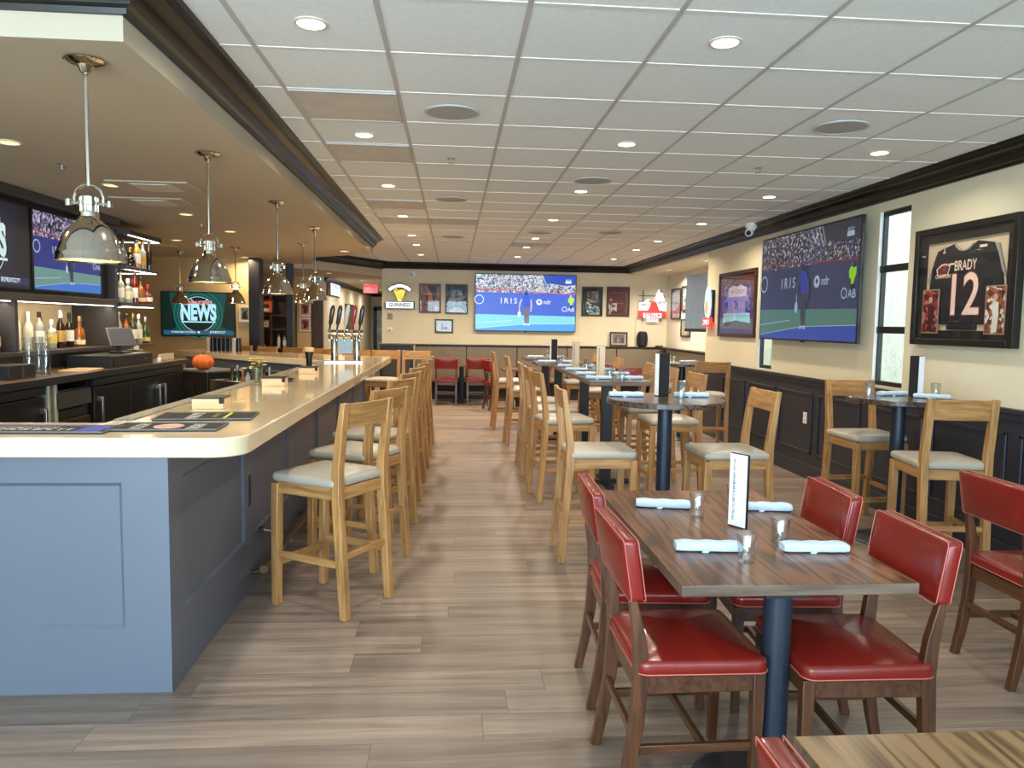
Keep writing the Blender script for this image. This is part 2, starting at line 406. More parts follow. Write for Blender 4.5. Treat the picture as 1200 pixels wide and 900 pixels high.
# ------------------------------------------------------------------ daylight
w = bpy.data.worlds.new('world'); SC.world = w; w.use_nodes = True
bg = w.node_tree.nodes['Background']; bg.inputs['Color'].default_value = (.84, .93, 1, 1); bg.inputs['Strength'].default_value = 4
def area(name, loc, rot, size, power, color, shape='RECTANGLE', spread=180):
    l = bpy.data.lights.new(name, 'AREA'); l.shape = shape; l.size = size[0]
    if shape == 'RECTANGLE': l.size_y = size[1]
    l.energy = power; l.color = color; l.spread = R(spread)
    o = bpy.data.objects.new(name, l); COL.objects.link(o); o.location = loc; o.rotation_euler = rot
    return o
for (a, b_), pw in zip(FW, (285, 205, 120)):
    area('window_daylight', ((a + b_) / 2, -3.08, 1.48), (R(90), 0, 0), (b_ - a, 2.2), pw, (.57, .81, 1))
WARM = (1, .89, .73); WARMF = (1, .85, .64); WARMER = (1, .72, .42)
# ------------------------------------------------------------------ recessed lights
LENS = glow('downlight_lens', (1, .86, .62, 1), 9); LENSW = glow('downlight_lens_amber', (1, .74, .26, 1), 1.8)
TRIM = plain('downlight_trim', rgb(225, 215, 200), .45)
def downlight_proto(z, label, lens, loc):
    t = thing('ceiling_downlight', label, 'ceiling light', loc)
    build('trim_ring', MB().lathe([(.058, 0), (.072, 0), (.072, -.004), (.058, -.007), (.058, 0)], n=28, caps=False), TRIM, t)
    build('lens', MB().lathe([(.058, 0), (.058, -.003), (.04, -.005)], n=28), lens, t)
    return t
rows = {-.61: 'ceiling row nearest the bar', 1.18: 'middle ceiling row', 3.0: 'ceiling row by the window wall'}
ys = [3.33, 5.22, 7.09, 9.06, 11.03, 12.35, 14.12]
first = None
for x, nm in rows.items():
    k = 0
    for y in ys:
        if x == 3.0 and y == 3.33: continue
        lab = 'lit recessed downlight, %s from the front in the %s' % (ORD[k], nm); k += 1
        if first is None: first = t = downlight_proto(CEIL, lab, LENS, (x, y, CEIL - .001))
        else: t = dup(first, lab, (x, y, CEIL - .001))
        t['group'] = 'recessed lights in the tiled ceiling'
        area('downlight_beam', (x, y, CEIL - .012), (0, 0, 0), (.14,), 13 if y < 8 else 22 if y < 13 else 40, WARM if y < 6 else WARMF, 'DISK', 150)
first = None
for k, (x, y) in enumerate([(-2.62, 4.73), (-2.64, 6.12), (-2.62, 7.68), (-2.6, 9.07), (-3.61, 10.21), (-1.6, 11.25), (-3.42, 12.74), (-2.62, 3.4)]):
    if k < 4: lab = 'amber recessed downlight, %s from the front in the low ceiling behind the bar' % ORD[k]
    else: lab = ['', '', '', '', 'amber recessed downlight in the low ceiling left of the far pendants', 'amber recessed downlight near the far end of the bar soffit',
                 'amber recessed downlight by the black column', 'amber recessed downlight nearest the front of the bar ceiling'][k]
    if first is None: first = t = downlight_proto(SOF, lab, LENSW, (x, y, SOF - .001))
    else: t = dup(first, lab, (x, y, SOF - .001))
    t['group'] = 'recessed lights in the bar soffit'
    area('bar_beam', (x, y, SOF - .012), (0, 0, 0), (.14,), 13, WARMER, 'DISK', 160)
for k, (x, y) in enumerate([(-2.46, 15.15), (-2.1, 17.6), (-2.2, 19.2), (-2.2, 21), (-2.2, 23), (-4.0, 15.2)]):
    lab = ['recessed downlight at the corner beyond the bar taps', 'recessed corridor downlight nearest the back wall', 'second recessed downlight down the corridor', 'third recessed downlight down the corridor',
           'farthest recessed downlight by the corridor door', 'recessed downlight over the dark shelving beyond the bar'][k]
    t = dup(first, lab, (x, y, 2.519)); t['group'] = 'recessed lights beyond the bar'
    area('annex_beam', (x, y, 2.505), (0, 0, 0), (.14,), 14, WARMER if k in (0, 5) else WARM, 'DISK', 160)
for k, (x, y) in enumerate([(4.15, 12.2), (4.15, 14.4)]):
    t = dup(first, ['recessed downlight at the front of the alcove ceiling', 'recessed downlight at the back of the alcove ceiling'][k], (x, y, 2.664)); t['group'] = 'recessed lights in the alcove'
    area('alcove_beam', (x, y, 2.65), (0, 0, 0), (.14,), 48, WARM, 'DISK', 160)
# ------------------------------------------------------------------ render look
SC.view_settings.view_transform = 'Standard'; SC.view_settings.look = 'None'
SC.view_settings.exposure = .12; SC.view_settings.gamma = 1; SC.view_settings.use_curve_mapping = False
SC.cycles.use_denoising = True; SC.cycles.max_bounces = 8; SC.cycles.transparent_max_bounces = 16
SC.cycles.diffuse_bounces = 4; SC.cycles.glossy_bounces = 4; SC.cycles.caustics_reflective = False; SC.cycles.caustics_refractive = False
SC.cycles.sample_clamp_indirect = 4
# ------------------------------------------------------------------ woods and leathers
def oak(ax): return wood('oak_light', rgb(136, 92, 50), rgb(198, 150, 92), ax, 9, .42, coat=.15)
def walnut(ax): return wood('walnut_dark', rgb(48, 25, 12), rgb(104, 62, 34), ax, 9, .35, coat=.3)
TAUPE = plain('seat_leather_taupe', rgb(172, 164, 150), .34, var=.05, vscale=12, bump=.06)
RED = plain('seat_leather_red', rgb(122, 30, 23), .26, var=.07, vscale=10, bump=.06, coat=.1)
PIPE = plain('seat_piping_pink', rgb(196, 104, 92), .45)
GLIDE = plain('glide_grey', rgb(200, 196, 188), .5)
# ------------------------------------------------------------------ oak bar stools (face +Y)
def leg_bm(sx, rear):
    mb = MB()
    if rear:   # one post from floor to top of back, splayed at the foot and raked at the top
        secs = [(0, -.262, .042, .046), (.3, -.238, .046, .05), (.66, -.212, .048, .054), (.8, -.214, .048, .05), (1.0, -.238, .046, .042), (1.155, -.262, .044, .03)]
    else:
        secs = [(0, .222, .042, .042), (.3, .218, .046, .046), (.69, .212, .048, .048)]
    x = sx * .193
    mb.loft([[(x - w / 2, y - d / 2, z), (x + w / 2, y - d / 2, z), (x + w / 2, y + d / 2, z), (x - w / 2, y + d / 2, z)] for z, y, w, d in secs])
    return mb
def make_stool(label, loc, rot, group):
    t = thing('bar_stool', label, 'bar stool', loc, rot, group)
    for rear in (False, True):
        for sx in (-1, 1):
            lg = build('leg', leg_bm(sx, rear), oak('Z'), t, bevel=.004)
            y = -.262 if rear else .222
            build('foot_glide', MB().lathe([(.012, -.006), (.013, .002)], (sx * .193, y, 0), 10), GLIDE, lg)
    for y0, y1 in ((.197, .222), (-.222, -.198)): build('seat_rail', MB().box(-.178, .178, y0, y1, .635, .7), oak('X'), t, bevel=.003)
    for x0, x1 in ((-.205, -.181), (.181, .205)): build('side_rail', MB().box(x0, x1, -.2, .2, .635, .7), oak('Y'), t, bevel=.003)
    for s in (-1, 1):
        build('stretcher', MB().bar((s * .193, -.235, .29), (s * .193, .215, .29), .024, .036), oak('Y'), t, bevel=.003)
    build('stretcher', MB().bar((-.18, -.234, .33), (.18, -.234, .33), .024, .036), oak('X'), t, bevel=.003)
    build('foot_rest', MB().bar((-.18, .217, .24), (.18, .217, .24), .026, .04), oak('X'), t, bevel=.003)
    c = MB(); cushion(c, .448, .455, .05, .035, .016, .022); 
    build('seat_cushion', c, TAUPE, t, smooth=60, loc=(0, .008, .7))
    b = MB()   # curved top rail
    n = 8; r0 = []
    for i in range(n + 1):
        x = -.177 + .354 * i / n; q = .014 * (1 - (2 * i / n - 1) ** 2)
        r0.append([(x, -.232 - q - .011, 1.02), (x, -.232 - q + .011, 1.02), (x, -.257 - q + .011, 1.15), (x, -.257 - q - .011, 1.15)])
    b.loft(r0); build('back_rail', b, oak('X'), t, bevel=.003, smooth=50)
    return t
BARG = 'oak stools along the long side of the bar'
S0 = make_stool('oak bar stool nearest the camera at the bar, turned toward it', (-.679, 4.22, 0), 58.5, BARG)
for k, (x, y, a) in enumerate([(-.625, 4.97, 62), (-.61, 5.76, 66), (-.60, 6.5, 70), (-.58, 7.24, 74), (-.565, 7.98, 78), (-.55, 8.72, 80), (-.535, 9.55, 84)]):
    dup(S0, 'oak bar stool with pale seat, %s from the front along the bar' % ORD[k + 1], (x, y, 0), a)
for k, (x, lab) in enumerate([(-.55, 'oak stool at the bar end, right one facing the camera'), (-1.03, 'oak stool at the far end of the bar, middle one facing the camera'), (-1.5, 'oak stool at the far end of the bar just behind the beer taps')]):
    dup(S0, lab, (x, 11.12 + .02 * k, 0), 180 - 6 * k, 'oak stools at the far end of the bar')
for k in range(4):
    q = .41 + .18 * k
    x, y = -1.25 - 2.65 * q, 10.55 + 1.75 * q
    dup(S0, 'oak stool behind the far wing of the bar, %s from the taps' % ORD[k], (x + .551 * .3, y + .834 * .3, 0), 146.5, 'oak stools behind the far bar wing')
MIDG = 'oak stools on the aisle side of the high tables'
for x, y, a, lab in [(.985, 5.03, -90, 'oak bar stool left of the round high table, nearest on the aisle'),
                     (1.0, 6.73, -82, 'oak stool second along the aisle, at the near end of the long high table'),
                     (1.0, 7.5, -88, 'oak stool third along the aisle, at the middle of the long high table'),
                     (1.0, 8.3, -90, 'oak stool fourth along the aisle, at the far end of the long high table'),
                     (.96, 9.8, -88, 'oak stool fifth along the aisle, at the small high table behind the long one'),
                     (.86, 11.2, -88, 'oak stool farthest along the aisle, at the last high table')]:
    dup(S0, lab, (x, y, 0), a, MIDG)
for x, y, a, lab, g in [(1.89, 5.0, 92, 'oak stool right of the round high table with its back to the wall', 'oak stools at the round high table'),
                        (1.98, 6.72, 93, 'oak stool behind the round high table, nearest on the far side of the long table', 'oak stools on the far side of the long high table'),
                        (2.0, 7.6, 88, 'oak stool second on the far side of the long high table', 'oak stools on the far side of the long high table'),
                        (2.0, 8.4, 90, 'oak stool third on the far side of the long high table', 'oak stools on the far side of the long high table'),
                        (1.9, 9.65, 90, 'oak stool on the far side of the small high table behind the long one', 'oak stools on the far side of the long high table'),
                        (1.9, 11.1, 92, 'oak stool on the far side of the last high table', 'oak stools on the far side of the long high table'),
                        (3.2, 9.2, -8, 'oak stool standing against the dark wainscot below the purple framed picture', 'oak stools by the window wall'),
                        (3.34, 5.8, 182, 'oak stool facing the camera on the far side of the wall high table', 'oak stools by the window wall'),
                        (3.2, 4.66, -9, 'oak stool with its back to the camera at the wall high table', 'oak stools by the window wall')]:
    dup(S0, lab, (x, y, 0), a, g)
# ------------------------------------------------------------------ red leather dining chairs (face +Y)
def rleg(sx, rear):
    mb = MB(); x = sx * .19
    if rear:
        secs = [(0, -.262, .032, .034), (.12, -.236, .034, .04), (.27, -.212, .036, .046), (.45, -.2, .036, .05), (.56, -.21, .034, .042), (.63, -.224, .032, .034), (.7, -.238, .028, .022), (.84, -.264, .026, .016)]
    else:
        secs = [(0, .192, .03, .03), (.2, .194, .036, .036), (.438, .195, .042, .042)]
    mb.loft([[(x - w / 2, y - d / 2, z), (x + w / 2, y - d / 2, z), (x + w / 2, y + d / 2, z), (x - w / 2, y + d / 2, z)] for z, y, w, d in secs])
    return mb
def make_chair(label, loc, rot, group):
    t = thing('dining_chair', label, 'chair', loc, rot, group); t.scale = (1, 1, 1.025)
    for rear in (False, True):
        for sx in (-1, 1):
            lg = build('leg', rleg(sx, rear), walnut('Z'), t, bevel=.003, smooth=50)
            build('foot_glide', MB().lathe([(.011, -.008), (.012, .002)], (sx * .19, -.262 if rear else .192, 0), 10), GLIDE, lg)
    build('seat_frame', MB().box(-.17, .17, .18, .206, .378, .438).box(-.17, .17, -.215, -.19, .378, .438).box(-.203, -.178, -.19, .18, .378, .438).box(.178, .203, -.19, .18, .378, .438), walnut('X'), t, bevel=.003)
    for s in (-1, 1):
        build('stretcher', MB().bar((s * .19, -.215, .19), (s * .19, .195, .19), .018, .03), walnut('Y'), t, bevel=.002)
    build('stretcher', MB().bar((-.19, .02, .19), (.19, .02, .19), .018, .028), walnut('X'), t, bevel=.002)
    build('stretcher', MB().bar((-.18, -.225, .25), (.18, -.225, .25), .018, .028), walnut('X'), t, bevel=.002)
    c = MB(); cushion(c, .455, .44, .055, .04, .014, .028, taper=.05)
    st = build('seat', c, RED, t, smooth=60, loc=(0, .0, .438))
    ring = [(x, y, .012) for x, y in rrect(.457, .442, .04, 6, .05)]
    build('piping', MB().tube(ring, .0022, 6, closed=True), PIPE, st)
    def f(p):      # wraps the pad upright, leaning and slightly hollow
        x, y, z = p
        lean = -.222 - (y + .11) * .16
        return (x, lean - .025 + z - .05 * (1 - (x / .22) ** 2) * .45, .783 + y)
    c = MB(); cushion(c, .44, .2, .05, .016, .01, .006, f=f)
    bk = build('backrest', c, RED, t, smooth=60)
    for zz in (.004, .05):
        ring = [f((x, y, zz)) for x, y in rrect(.441, .201, .016, 6)]
        build('piping', MB().tube(ring, .0018, 6, closed=True), PIPE, bk)
    return t
FG = 'red leather chairs at the front table'
C0 = make_chair('red leather chair nearest on the left of the front table', (.815, 2.51, 0), -89, FG)
dup(C0, 'red leather chair farther back on the left of the front table', (.845, 3.13, 0), -92)
dup(C0, 'red leather chair nearest on the right of the front table', (1.355, 2.45, 0), 88)
dup(C0, 'red leather chair farther back on the right of the front table', (1.375, 3.07, 0), 86)
dup(C0, 'red leather chair at the right edge, facing away from the front table', (2.73, 3.2, 0), -91, None)
dup(C0, 'red leather chair cut off at the bottom edge beside the corner table', (.785, .945, 0), -90, None)
RG = 'red chairs along the back banquette'
for x, y, a, lab in [(-.13, 14.55, 0, 'red chair with its back to us at the banquette, left one beside the bar stools'),
                     (.47, 14.55, 0, 'red chair with its back to us at the banquette, right one of the pair'),
                     (.86, 13.75, -75, 'red chair turned sideways behind the farthest aisle stools'),
                     (1.55, 13.8, 80, 'red chair on the far side of the low table below the big back screen'),
                     (2.5, 12.6, 150, 'red chair with its front to us under the farthest high tables'),
                     (2.75, 11.6, 170, 'red chair glimpsed behind the wall side stools of the long table')]:
    dup(C0, lab, (x, y, 0), a, RG)
# ------------------------------------------------------------------ table tops
def plank_top(name, c0, c1, axis='Y', w=.13, rough=.3):
    m, nt, b = new_mat(name); N = nt.nodes.new; L = nt.links.new
    tc = N('ShaderNodeTexCoord')
    mp0 = N('ShaderNodeMapping')
    if axis == 'Y': mp0.inputs['Rotation'].default_value = (0, 0, R(90))
    L(tc.outputs['Object'], mp0.inputs['Vector'])
    br = N('ShaderNodeTexBrick'); br.inputs['Scale'].default_value = 1; br.inputs['Brick Width'].default_value = 30; br.inputs['Row Height'].default_value = w
    br.inputs['Mortar Size'].default_value = .0008; br.inputs['Color1'].default_value = (0, 0, 0, 1); br.inputs['Color2'].default_value = (1, 1, 1, 1); br.inputs['Mortar'].default_value = (.3, .3, .3, 1)
    L(mp0.outputs[0], br.inputs['Vector'])
    sc = N('ShaderNodeVectorMath'); sc.operation = 'SCALE'; sc.inputs['Scale'].default_value = 5
    sp = N('ShaderNodeSeparateXYZ'); L(mp0.outputs[0], sp.inputs[0])
    fl = N('ShaderNodeMath'); fl.operation = 'FLOOR'; dv = N('ShaderNodeMath'); dv.operation = 'DIVIDE'; dv.inputs[1].default_value = w
    L(sp.outputs['Y'], dv.inputs[0]); L(dv.outputs[0], fl.inputs[0])
    wn = N('ShaderNodeTexWhiteNoise'); wn.noise_dimensions = '1D'; L(fl.outputs[0], wn.inputs['W'])
    L(wn.outputs['Color'], sc.inputs[0])
    ad = N('ShaderNodeVectorMath'); ad.operation = 'ADD'; L(mp0.outputs[0], ad.inputs[0]); L(sc.outputs[0], ad.inputs[1])
    mp = N('ShaderNodeMapping'); mp.inputs['Scale'].default_value = (.45, 5, 5); L(ad.outputs[0], mp.inputs['Vector'])
    nz = N('ShaderNodeTexNoise'); nz.inputs['Scale'].default_value = 1.3; nz.inputs['Detail'].default_value = 1.5; L(mp.outputs[0], nz.inputs['Vector'])
    # cathedral grain: contour lines of a stretched noise
    ml = N('ShaderNodeMath'); ml.operation = 'MULTIPLY'; ml.inputs[1].default_value = 75; L(nz.outputs['Fac'], ml.inputs[0])
    sn = N('ShaderNodeMath'); sn.operation = 'SINE'; L(ml.outputs[0], sn.inputs[0])
    m2 = N('ShaderNodeMapping'); m2.inputs['Scale'].default_value = (6, 160, 160); L(ad.outputs[0], m2.inputs['Vector'])
    n2 = N('ShaderNodeTexNoise'); n2.inputs['Scale'].default_value = 1; n2.inputs['Detail'].default_value = 4; L(m2.outputs[0], n2.inputs['Vector'])
    mr = N('ShaderNodeMapRange'); mr.inputs['From Min'].default_value = -1; mr.inputs['From Max'].default_value = 1; L(sn.outputs[0], mr.inputs['Value'])
    av = N('ShaderNodeMix'); av.data_type = 'FLOAT'; av.inputs['Factor'].default_value = .58; L(mr.outputs[0], av.inputs['A']); L(n2.outputs['Fac'], av.inputs['B'])
    rp = N('ShaderNodeValToRGB'); rp.color_ramp.elements[0].position = .22; rp.color_ramp.elements[1].position = .62; rp.color_ramp.elements[0].color = c0; rp.color_ramp.elements[1].color = c1
    L(av.outputs['Result'], rp.inputs['Fac'])
    vr = N('ShaderNodeMix'); vr.data_type = 'RGBA'; vr.blend_type = 'MULTIPLY'; vr.inputs['Factor'].default_value = 1
    r2 = N('ShaderNodeValToRGB'); r2.color_ramp.elements[0].color = (.72, .7, .68, 1); r2.color_ramp.elements[1].color = (1.1, 1.08, 1.05, 1); L(wn.outputs['Value'], r2.inputs['Fac'])
    L(rp.outputs['Color'], vr.inputs['A']); L(r2.outputs['Color'], vr.inputs['B']); L(vr.outputs['Result'], b.inputs['Base Color'])
    b.inputs['Roughness'].default_value = rough; b.inputs['Coat Weight'].default_value = .06; b.inputs['Coat Roughness'].default_value = .2
    bp = N('ShaderNodeBump'); bp.inputs['Strength'].default_value = .25; bp.inputs['Distance'].default_value = .001
    L(av.outputs['Result'], bp.inputs['Height']); L(bp.outputs['Normal'], b.inputs['Normal'])
    return m
TOPW = plank_top('tabletop_walnut', rgb(52, 28, 16), rgb(128, 84, 54))
TOPL = plank_top('tabletop_ash', rgb(92, 66, 40), rgb(164, 128, 88), 'Y', .14)
TOPD = plank_top('tabletop_dark', rgb(46, 36, 30), rgb(98, 82, 70), 'Y', .12, .22)
def pedestal(t, x, y, h, r=.046, plate=.27):
    p = build('pedestal', MB().lathe([(r, .012), (r, h)], (x, y, 0), 28), PEDEST, t)
    build('base_plate', MB().lathe([(plate, 0), (plate, .008), (plate - .01, .014), (r + .02, .022), (r, .03)], (x, y, 0), 32), PEDEST, p)
    build('top_plate', MB().cbox((x, y, h - .006), (.15, .15, .012)), BLACK, p)
EDGE = wood('table_edge_grey_brown', rgb(78, 62, 50), rgb(126, 108, 92), 'X', 9, .4, rings=.1)
def table_slab(t, x0, x1, y0, y1, z0, z1, top):
    mb = MB().box(x0, x1, y0, y1, z0, z1); mb.m = [1, 1, 1, 1, 1, 0]
    mb.m = [0 if len({round(mb.v[i].z, 4) for i in f}) == 1 else 1 for f in mb.f]
    return build('tabletop', mb, [top, EDGE], t, bevel=.003)
# front table
t = thing('dining_table', 'rectangular walnut table with four red chairs, napkins and glasses', 'table', (1.125, 2.95, 0))
table_slab(t, -.395, .395, -.68, .68, .722, .76, TOPW)
pedestal(t, -.04, -.595, .722); pedestal(t, -.04, .56, .722)
t = thing('dining_table', 'pale brown wooden table corner at the bottom right edge', 'table', (1.2, .78, 0))
table_slab(t, -.5, .5, -.64, .64, .71, .75, TOPL)
pedestal(t, .1, -.1, .71)
# round high tables
def round_table(label, loc, r, h=1.08):
    t = thing('high_table', label, 'high table', loc)
    build('tabletop', MB().lathe([(r - .004, h - .038), (r, h - .034), (r, h - .004), (r - .004, h)], n=64), TOPD, t, smooth=40)
    pedestal(t, 0, 0, h - .038, .05)
    return t
round_table('round dark high table on a blue-black pedestal in the middle of the room', (1.47, 5.08, 0), .405)
round_table('round dark high table beside the window wall under the framed jersey', (3.3, 5.3, 0), .365)
round_table('round dark high table by the wall at the alcove corner', (3.2, 10.3, 0), .4, 1.07)
# long high table (two tops pushed together)
def rect_high(label, x0, x1, y0, y1, peds):
    cx, cy = (x0 + x1) / 2, (y0 + y1) / 2
    t = thing('high_table', label, 'high table', (cx, cy, 0))
    table_slab(t, x0 - cx, x1 - cx, y0 - cy, y1 - cy, 1.03, 1.07, TOPD)
    for y in peds:
        p = build('pedestal', MB().box(-.05, .05, y - cy - .05, y - cy + .05, .03, 1.03), BLACK, t, bevel=.004)
        build('base_plate', MB().box(-.26, .26, y - cy - .035, y - cy + .035, 0, .04).box(-.035, .035, y - cy - .3, y - cy + .3, 0, .04), BLACK, p, bevel=.004)
    return t
rect_high('long dark rectangular high table nearest in the middle row', 1.24, 1.81, 6.7, 7.97, [7.33])
rect_high('dark rectangular high table pushed against the far end of the long one', 1.24, 1.81, 7.98, 9.25, [8.62])
rect_high('small dark high table behind the two joined high tables', 1.1, 1.75, 9.75, 10.45, [10.1])
rect_high('farthest dark high table in the middle row near the back screen', 1.08, 1.75, 11.1, 11.85, [11.48])
def low_table(label, x, y, w, d):
    t = thing('dining_table', label, 'table', (x, y, 0))
    build('tabletop', MB().box(-w / 2, w / 2, -d / 2, d / 2, .72, .755), TOPW, t, bevel=.003)
    pedestal(t, 0, 0, .72, .045, .22)
low_table('low banquette table behind the pair of red chairs', .17, 15.05, 1.1, .6)
low_table('low table between sideways red chairs below the big back screen', 1.2, 13.8, .6, .7)
low_table('low table near the back wall under the farthest red chairs', 2.6, 13.2, .8, .7)
# ------------------------------------------------------------------ place settings
NAP = plain('napkin_cloth_pale_blue', rgb(194, 214, 230), .85, var=.05, vscale=30, bump=.1)
def napkin_mb(L_=.24, w=.07, h=.033):
    mb = MB(); rings = []; n = 14
    for i in range(n + 1):
        x = -L_ / 2 + L_ * i / n
        sw = w * (1 - .03 * math.sin(i * 1.7)); sh = h * (1 - .05 * math.cos(i * 1.3)); e = .88 if i in (0, n) else 1
        sq = lambda c: math.copysign(abs(c) ** .55, c)
        rings.append([(x, sw / 2 * e * sq(math.cos(a)), max(0, sh / 2 + sh / 2 * e * sq(math.sin(a)))) for a in [2 * PI * (k + .5) / 20 for k in range(20)]])
    mb.loft(rings)
    return mb
def napkin(label, loc, rot, group):
    t = thing('napkin_roll', label, 'napkin', loc, rot, group)
    build('cloth', napkin_mb(), NAP, t, smooth=60)
    mb = MB()     # wrap of the folded corner
    mb.loft([[(-.03 + .05 * i, -.0395, .001), (.02 + .05 * i, .0, .0345), (.05 + .05 * i, .0385, .006), (.06 + .05 * i, .0385, .004), (.03 + .05 * i, .0, .0335), (-.02 + .05 * i, -.0395, 0)] for i in (0, .25)])
    build('folded_corner', mb, NAP, t, smooth=0)
    return t
def real_glass(name):
    m, nt, b = new_mat(name); b.inputs['Transmission Weight'].default_value = 1; b.inputs['Roughness'].default_value = .01; b.inputs['IOR'].default_value = 1.45
    b.inputs['Base Color'].default_value = (.98, 1, 1, 1); return m
RGLASS = real_glass('tumbler_glass')
def tumbler(label, loc, group):
    t = thing('water_glass', label, 'glass', loc, 0, group)
    build('wall', MB().lathe([(.001, 0), (.028, 0), (.0345, .102), (.0335, .1035), (.0325, .102), (.0262, .016), (.001, .014)], n=24, caps=False), GLASS, t, smooth=50)
    build('rim', MB().tube([(.0335 * math.cos(2 * PI * i / 24), .0335 * math.sin(2 * PI * i / 24), .1035) for i in range(24)], .0013, 6, closed=True), glass('glass_rim', (1, 1, 1, 1), .05, 1.5, .45), t)
    return t
G = 'napkin rolls on the front table'
NP = napkin('pale napkin roll on the front table, near left', (.94, 2.64, .761), -6, G)
dup(NP, 'pale napkin roll on the front table, far left', (.955, 3.29, .761), -12)
dup(NP, 'pale napkin roll on the front table, near right', (1.335, 2.62, .761), -3)
dup(NP, 'pale napkin roll on the front table, far right behind the menu', (1.4, 3.23, .761), -8)
G = 'water glasses on the front table'
TG = tumbler('clear water glass at the end of the near left napkin', (1.03, 2.5, .761), G)
dup(TG, 'clear water glass at the end of the far left napkin', (1.055, 3.11, .761))
dup(TG, 'clear water glass at the end of the near right napkin', (1.24, 2.7, .761))
dup(TG, 'clear water glass half hidden behind the front table menu', (1.28, 3.27, .761))
CREAM = plain('menu_paper_cream', rgb(226, 202, 174), .6, var=.02)
INK = plain('menu_ink', rgb(70, 66, 64), .7)
def menu(label, loc, rot, paper, black=False):
    t = thing('table_menu', label, 'menu', loc, rot, 'tall menu stands on the tables')
    build('holder', MB().box(-.044, .044, .0, .052 if black else .014, 0, .305), BLACKM, t, bevel=.002)
    if black:
        for s_ in (-1, 1): build('sheet', MB().box(min(s_ * .044, s_ * .0465), max(s_ * .044, s_ * .0465), .003, .05, .006, .302), paper, t, smooth=0)
        return t
    build('sheet', MB().box(-.042, .042, -.003, .0, .006, .302), paper, t, smooth=0)
    mb = MB(); random.seed(5)
    glyphs(mb, .03, .285, .012, .012, -.0035, 0, True, 5, M=Matrix.Rotation(R(-90), 4, 'Y'))
    build('print', mb, INK, t, smooth=0, flat=True)
    return t
PAPW = plain('menu_paper_white', rgb(240, 242, 246), .5, var=.02)
MN = menu('white printed menu standing on the front walnut table', (1.165, 2.94, .761), -60, PAPW)
MC = menu('cream menu stand on the long high table, nearest one', (1.47, 7.4, 1.071), -4, CREAM)
dup(MC, 'cream menu stand on the joined high table, farther one', (1.43, 8.7, 1.071), -4)
MK = menu('tall black menu stand with a white edge on the round high table', (1.5, 5.23, 1.081), 18, PAPW, True)
dup(MK, 'tall menu stand on the wall side high table in front of the window', (3.44, 5.36, 1.081), -80)
dup(MK, 'black menu stand on the farthest high tables', (1.38, 10.2, 1.071), 14)
G = 'napkins and glasses on the round high table'
dup(NP, 'pale napkin roll on the left of the round high table', (1.22, 5.2, 1.081), -4, group=G)
dup(NP, 'pale napkin roll on the right of the round high table', (1.69, 5.2, 1.081), -6, group=G)
dup(TG, 'clear glass in front of the black menu on the round high table', (1.585, 5.1, 1.081), group=G)
dup(TG, 'clear glass behind its twin on the round high table', (1.66, 5.3, 1.081), group=G)
G = 'settings on the wall side high table'
dup(NP, 'napkin roll on the wall side high table, left of its menu', (3.33, 5.44, 1.081), 10, group=G)
dup(NP, 'napkin roll on the wall side high table, right of its menu', (3.5, 5.22, 1.081), -35, group=G)
dup(TG, 'water glass on the wall side high table near the oak chair back', (3.1, 5.36, 1.081), group=G)
dup(TG, 'second water glass beside it on the wall side high table', (3.16, 5.48, 1.081), group=G)
dup(TG, 'lone water glass at the right of the wall side high table', (3.6, 5.33, 1.081), group=G)
G = 'settings along the long high tables'
k = 0
for y, row in ((6.98, 'nearest'), (7.55, 'second'), (8.25, 'third'), (8.9, 'farthest')):
    dup(NP, 'pale napkin roll on the aisle side of the long high table, %s' % row, (1.37, y, 1.071), -6, group=G)
    dup(NP, 'pale napkin roll on the wall side of the long high table, %s' % row, (1.68, y + .03, 1.071), 3, group=G)
    dup(TG, 'water glass on the aisle side of the long high table, %s' % row, (1.5, y + .1, 1.071), group=G)
    dup(TG, 'water glass on the wall side of the long high table, %s' % row, (1.58, y - .06, 1.071), group=G)
G = 'settings on the farther high tables'
for y, nm in ((9.95, 'small'), (11.35, 'farthest')):
    dup(NP, 'napkin roll on the aisle side of the %s high table' % nm, (1.25, y, 1.071), -4, group=G)
    dup(NP, 'napkin roll on the wall side of the %s high table' % nm, (1.58, y + .05, 1.071), 2, group=G)
    dup(TG, 'water glass left on the %s high table' % nm, (1.42, y - .08, 1.071), group=G)
    dup(TG, 'water glass right on the %s high table' % nm, (1.5, y + .24, 1.071), group=G)
dup(NP, 'napkin roll on the alcove corner high table', (3.3, 10.35, 1.071), 5)
dup(TG, 'water glass left on the alcove corner high table', (3.02, 10.25, 1.071), group='glasses on the alcove corner high table')
dup(TG, 'water glass right on the alcove corner high table', (3.1, 10.35, 1.071), group='glasses on the alcove corner high table')
# ------------------------------------------------------------------ the bar
TOPZ = 1.102; TB = 1.022
def arc(cx, cy, r, a0, a1, n=8): return [(cx + r * math.cos(R(a0 + (a1 - a0) * i / n)), cy + r * math.sin(R(a0 + (a1 - a0) * i / n))) for i in range(n + 1)]
outer = [(-3.1, 3.07)] + arc(-.847 - .13, 3.07 + .13, .13, -90, 0) + arc(-.847 - .1, 10.45 - .1, .1, 0, 65) + [(-1.25, 10.55), (-3.9, 12.3), (-4.25, 11.75), (-1.86, 9.5), (-1.58, 9.2), (-1.58, 3.52), (-3.1, 3.52)]
t = thing('bar_counter_top', 'long pale quartz bar top with rounded front corner', 'counter top', (0, 0, 0))
build('slab', MB().prism(outer, TB, TOPZ), QUARTZ, t, bevel=.006, smooth=40)
RAIL = plain('drip_rail_steel', rgb(150, 150, 148), .35, .9, var=.5, vscale=70, bump=.7)
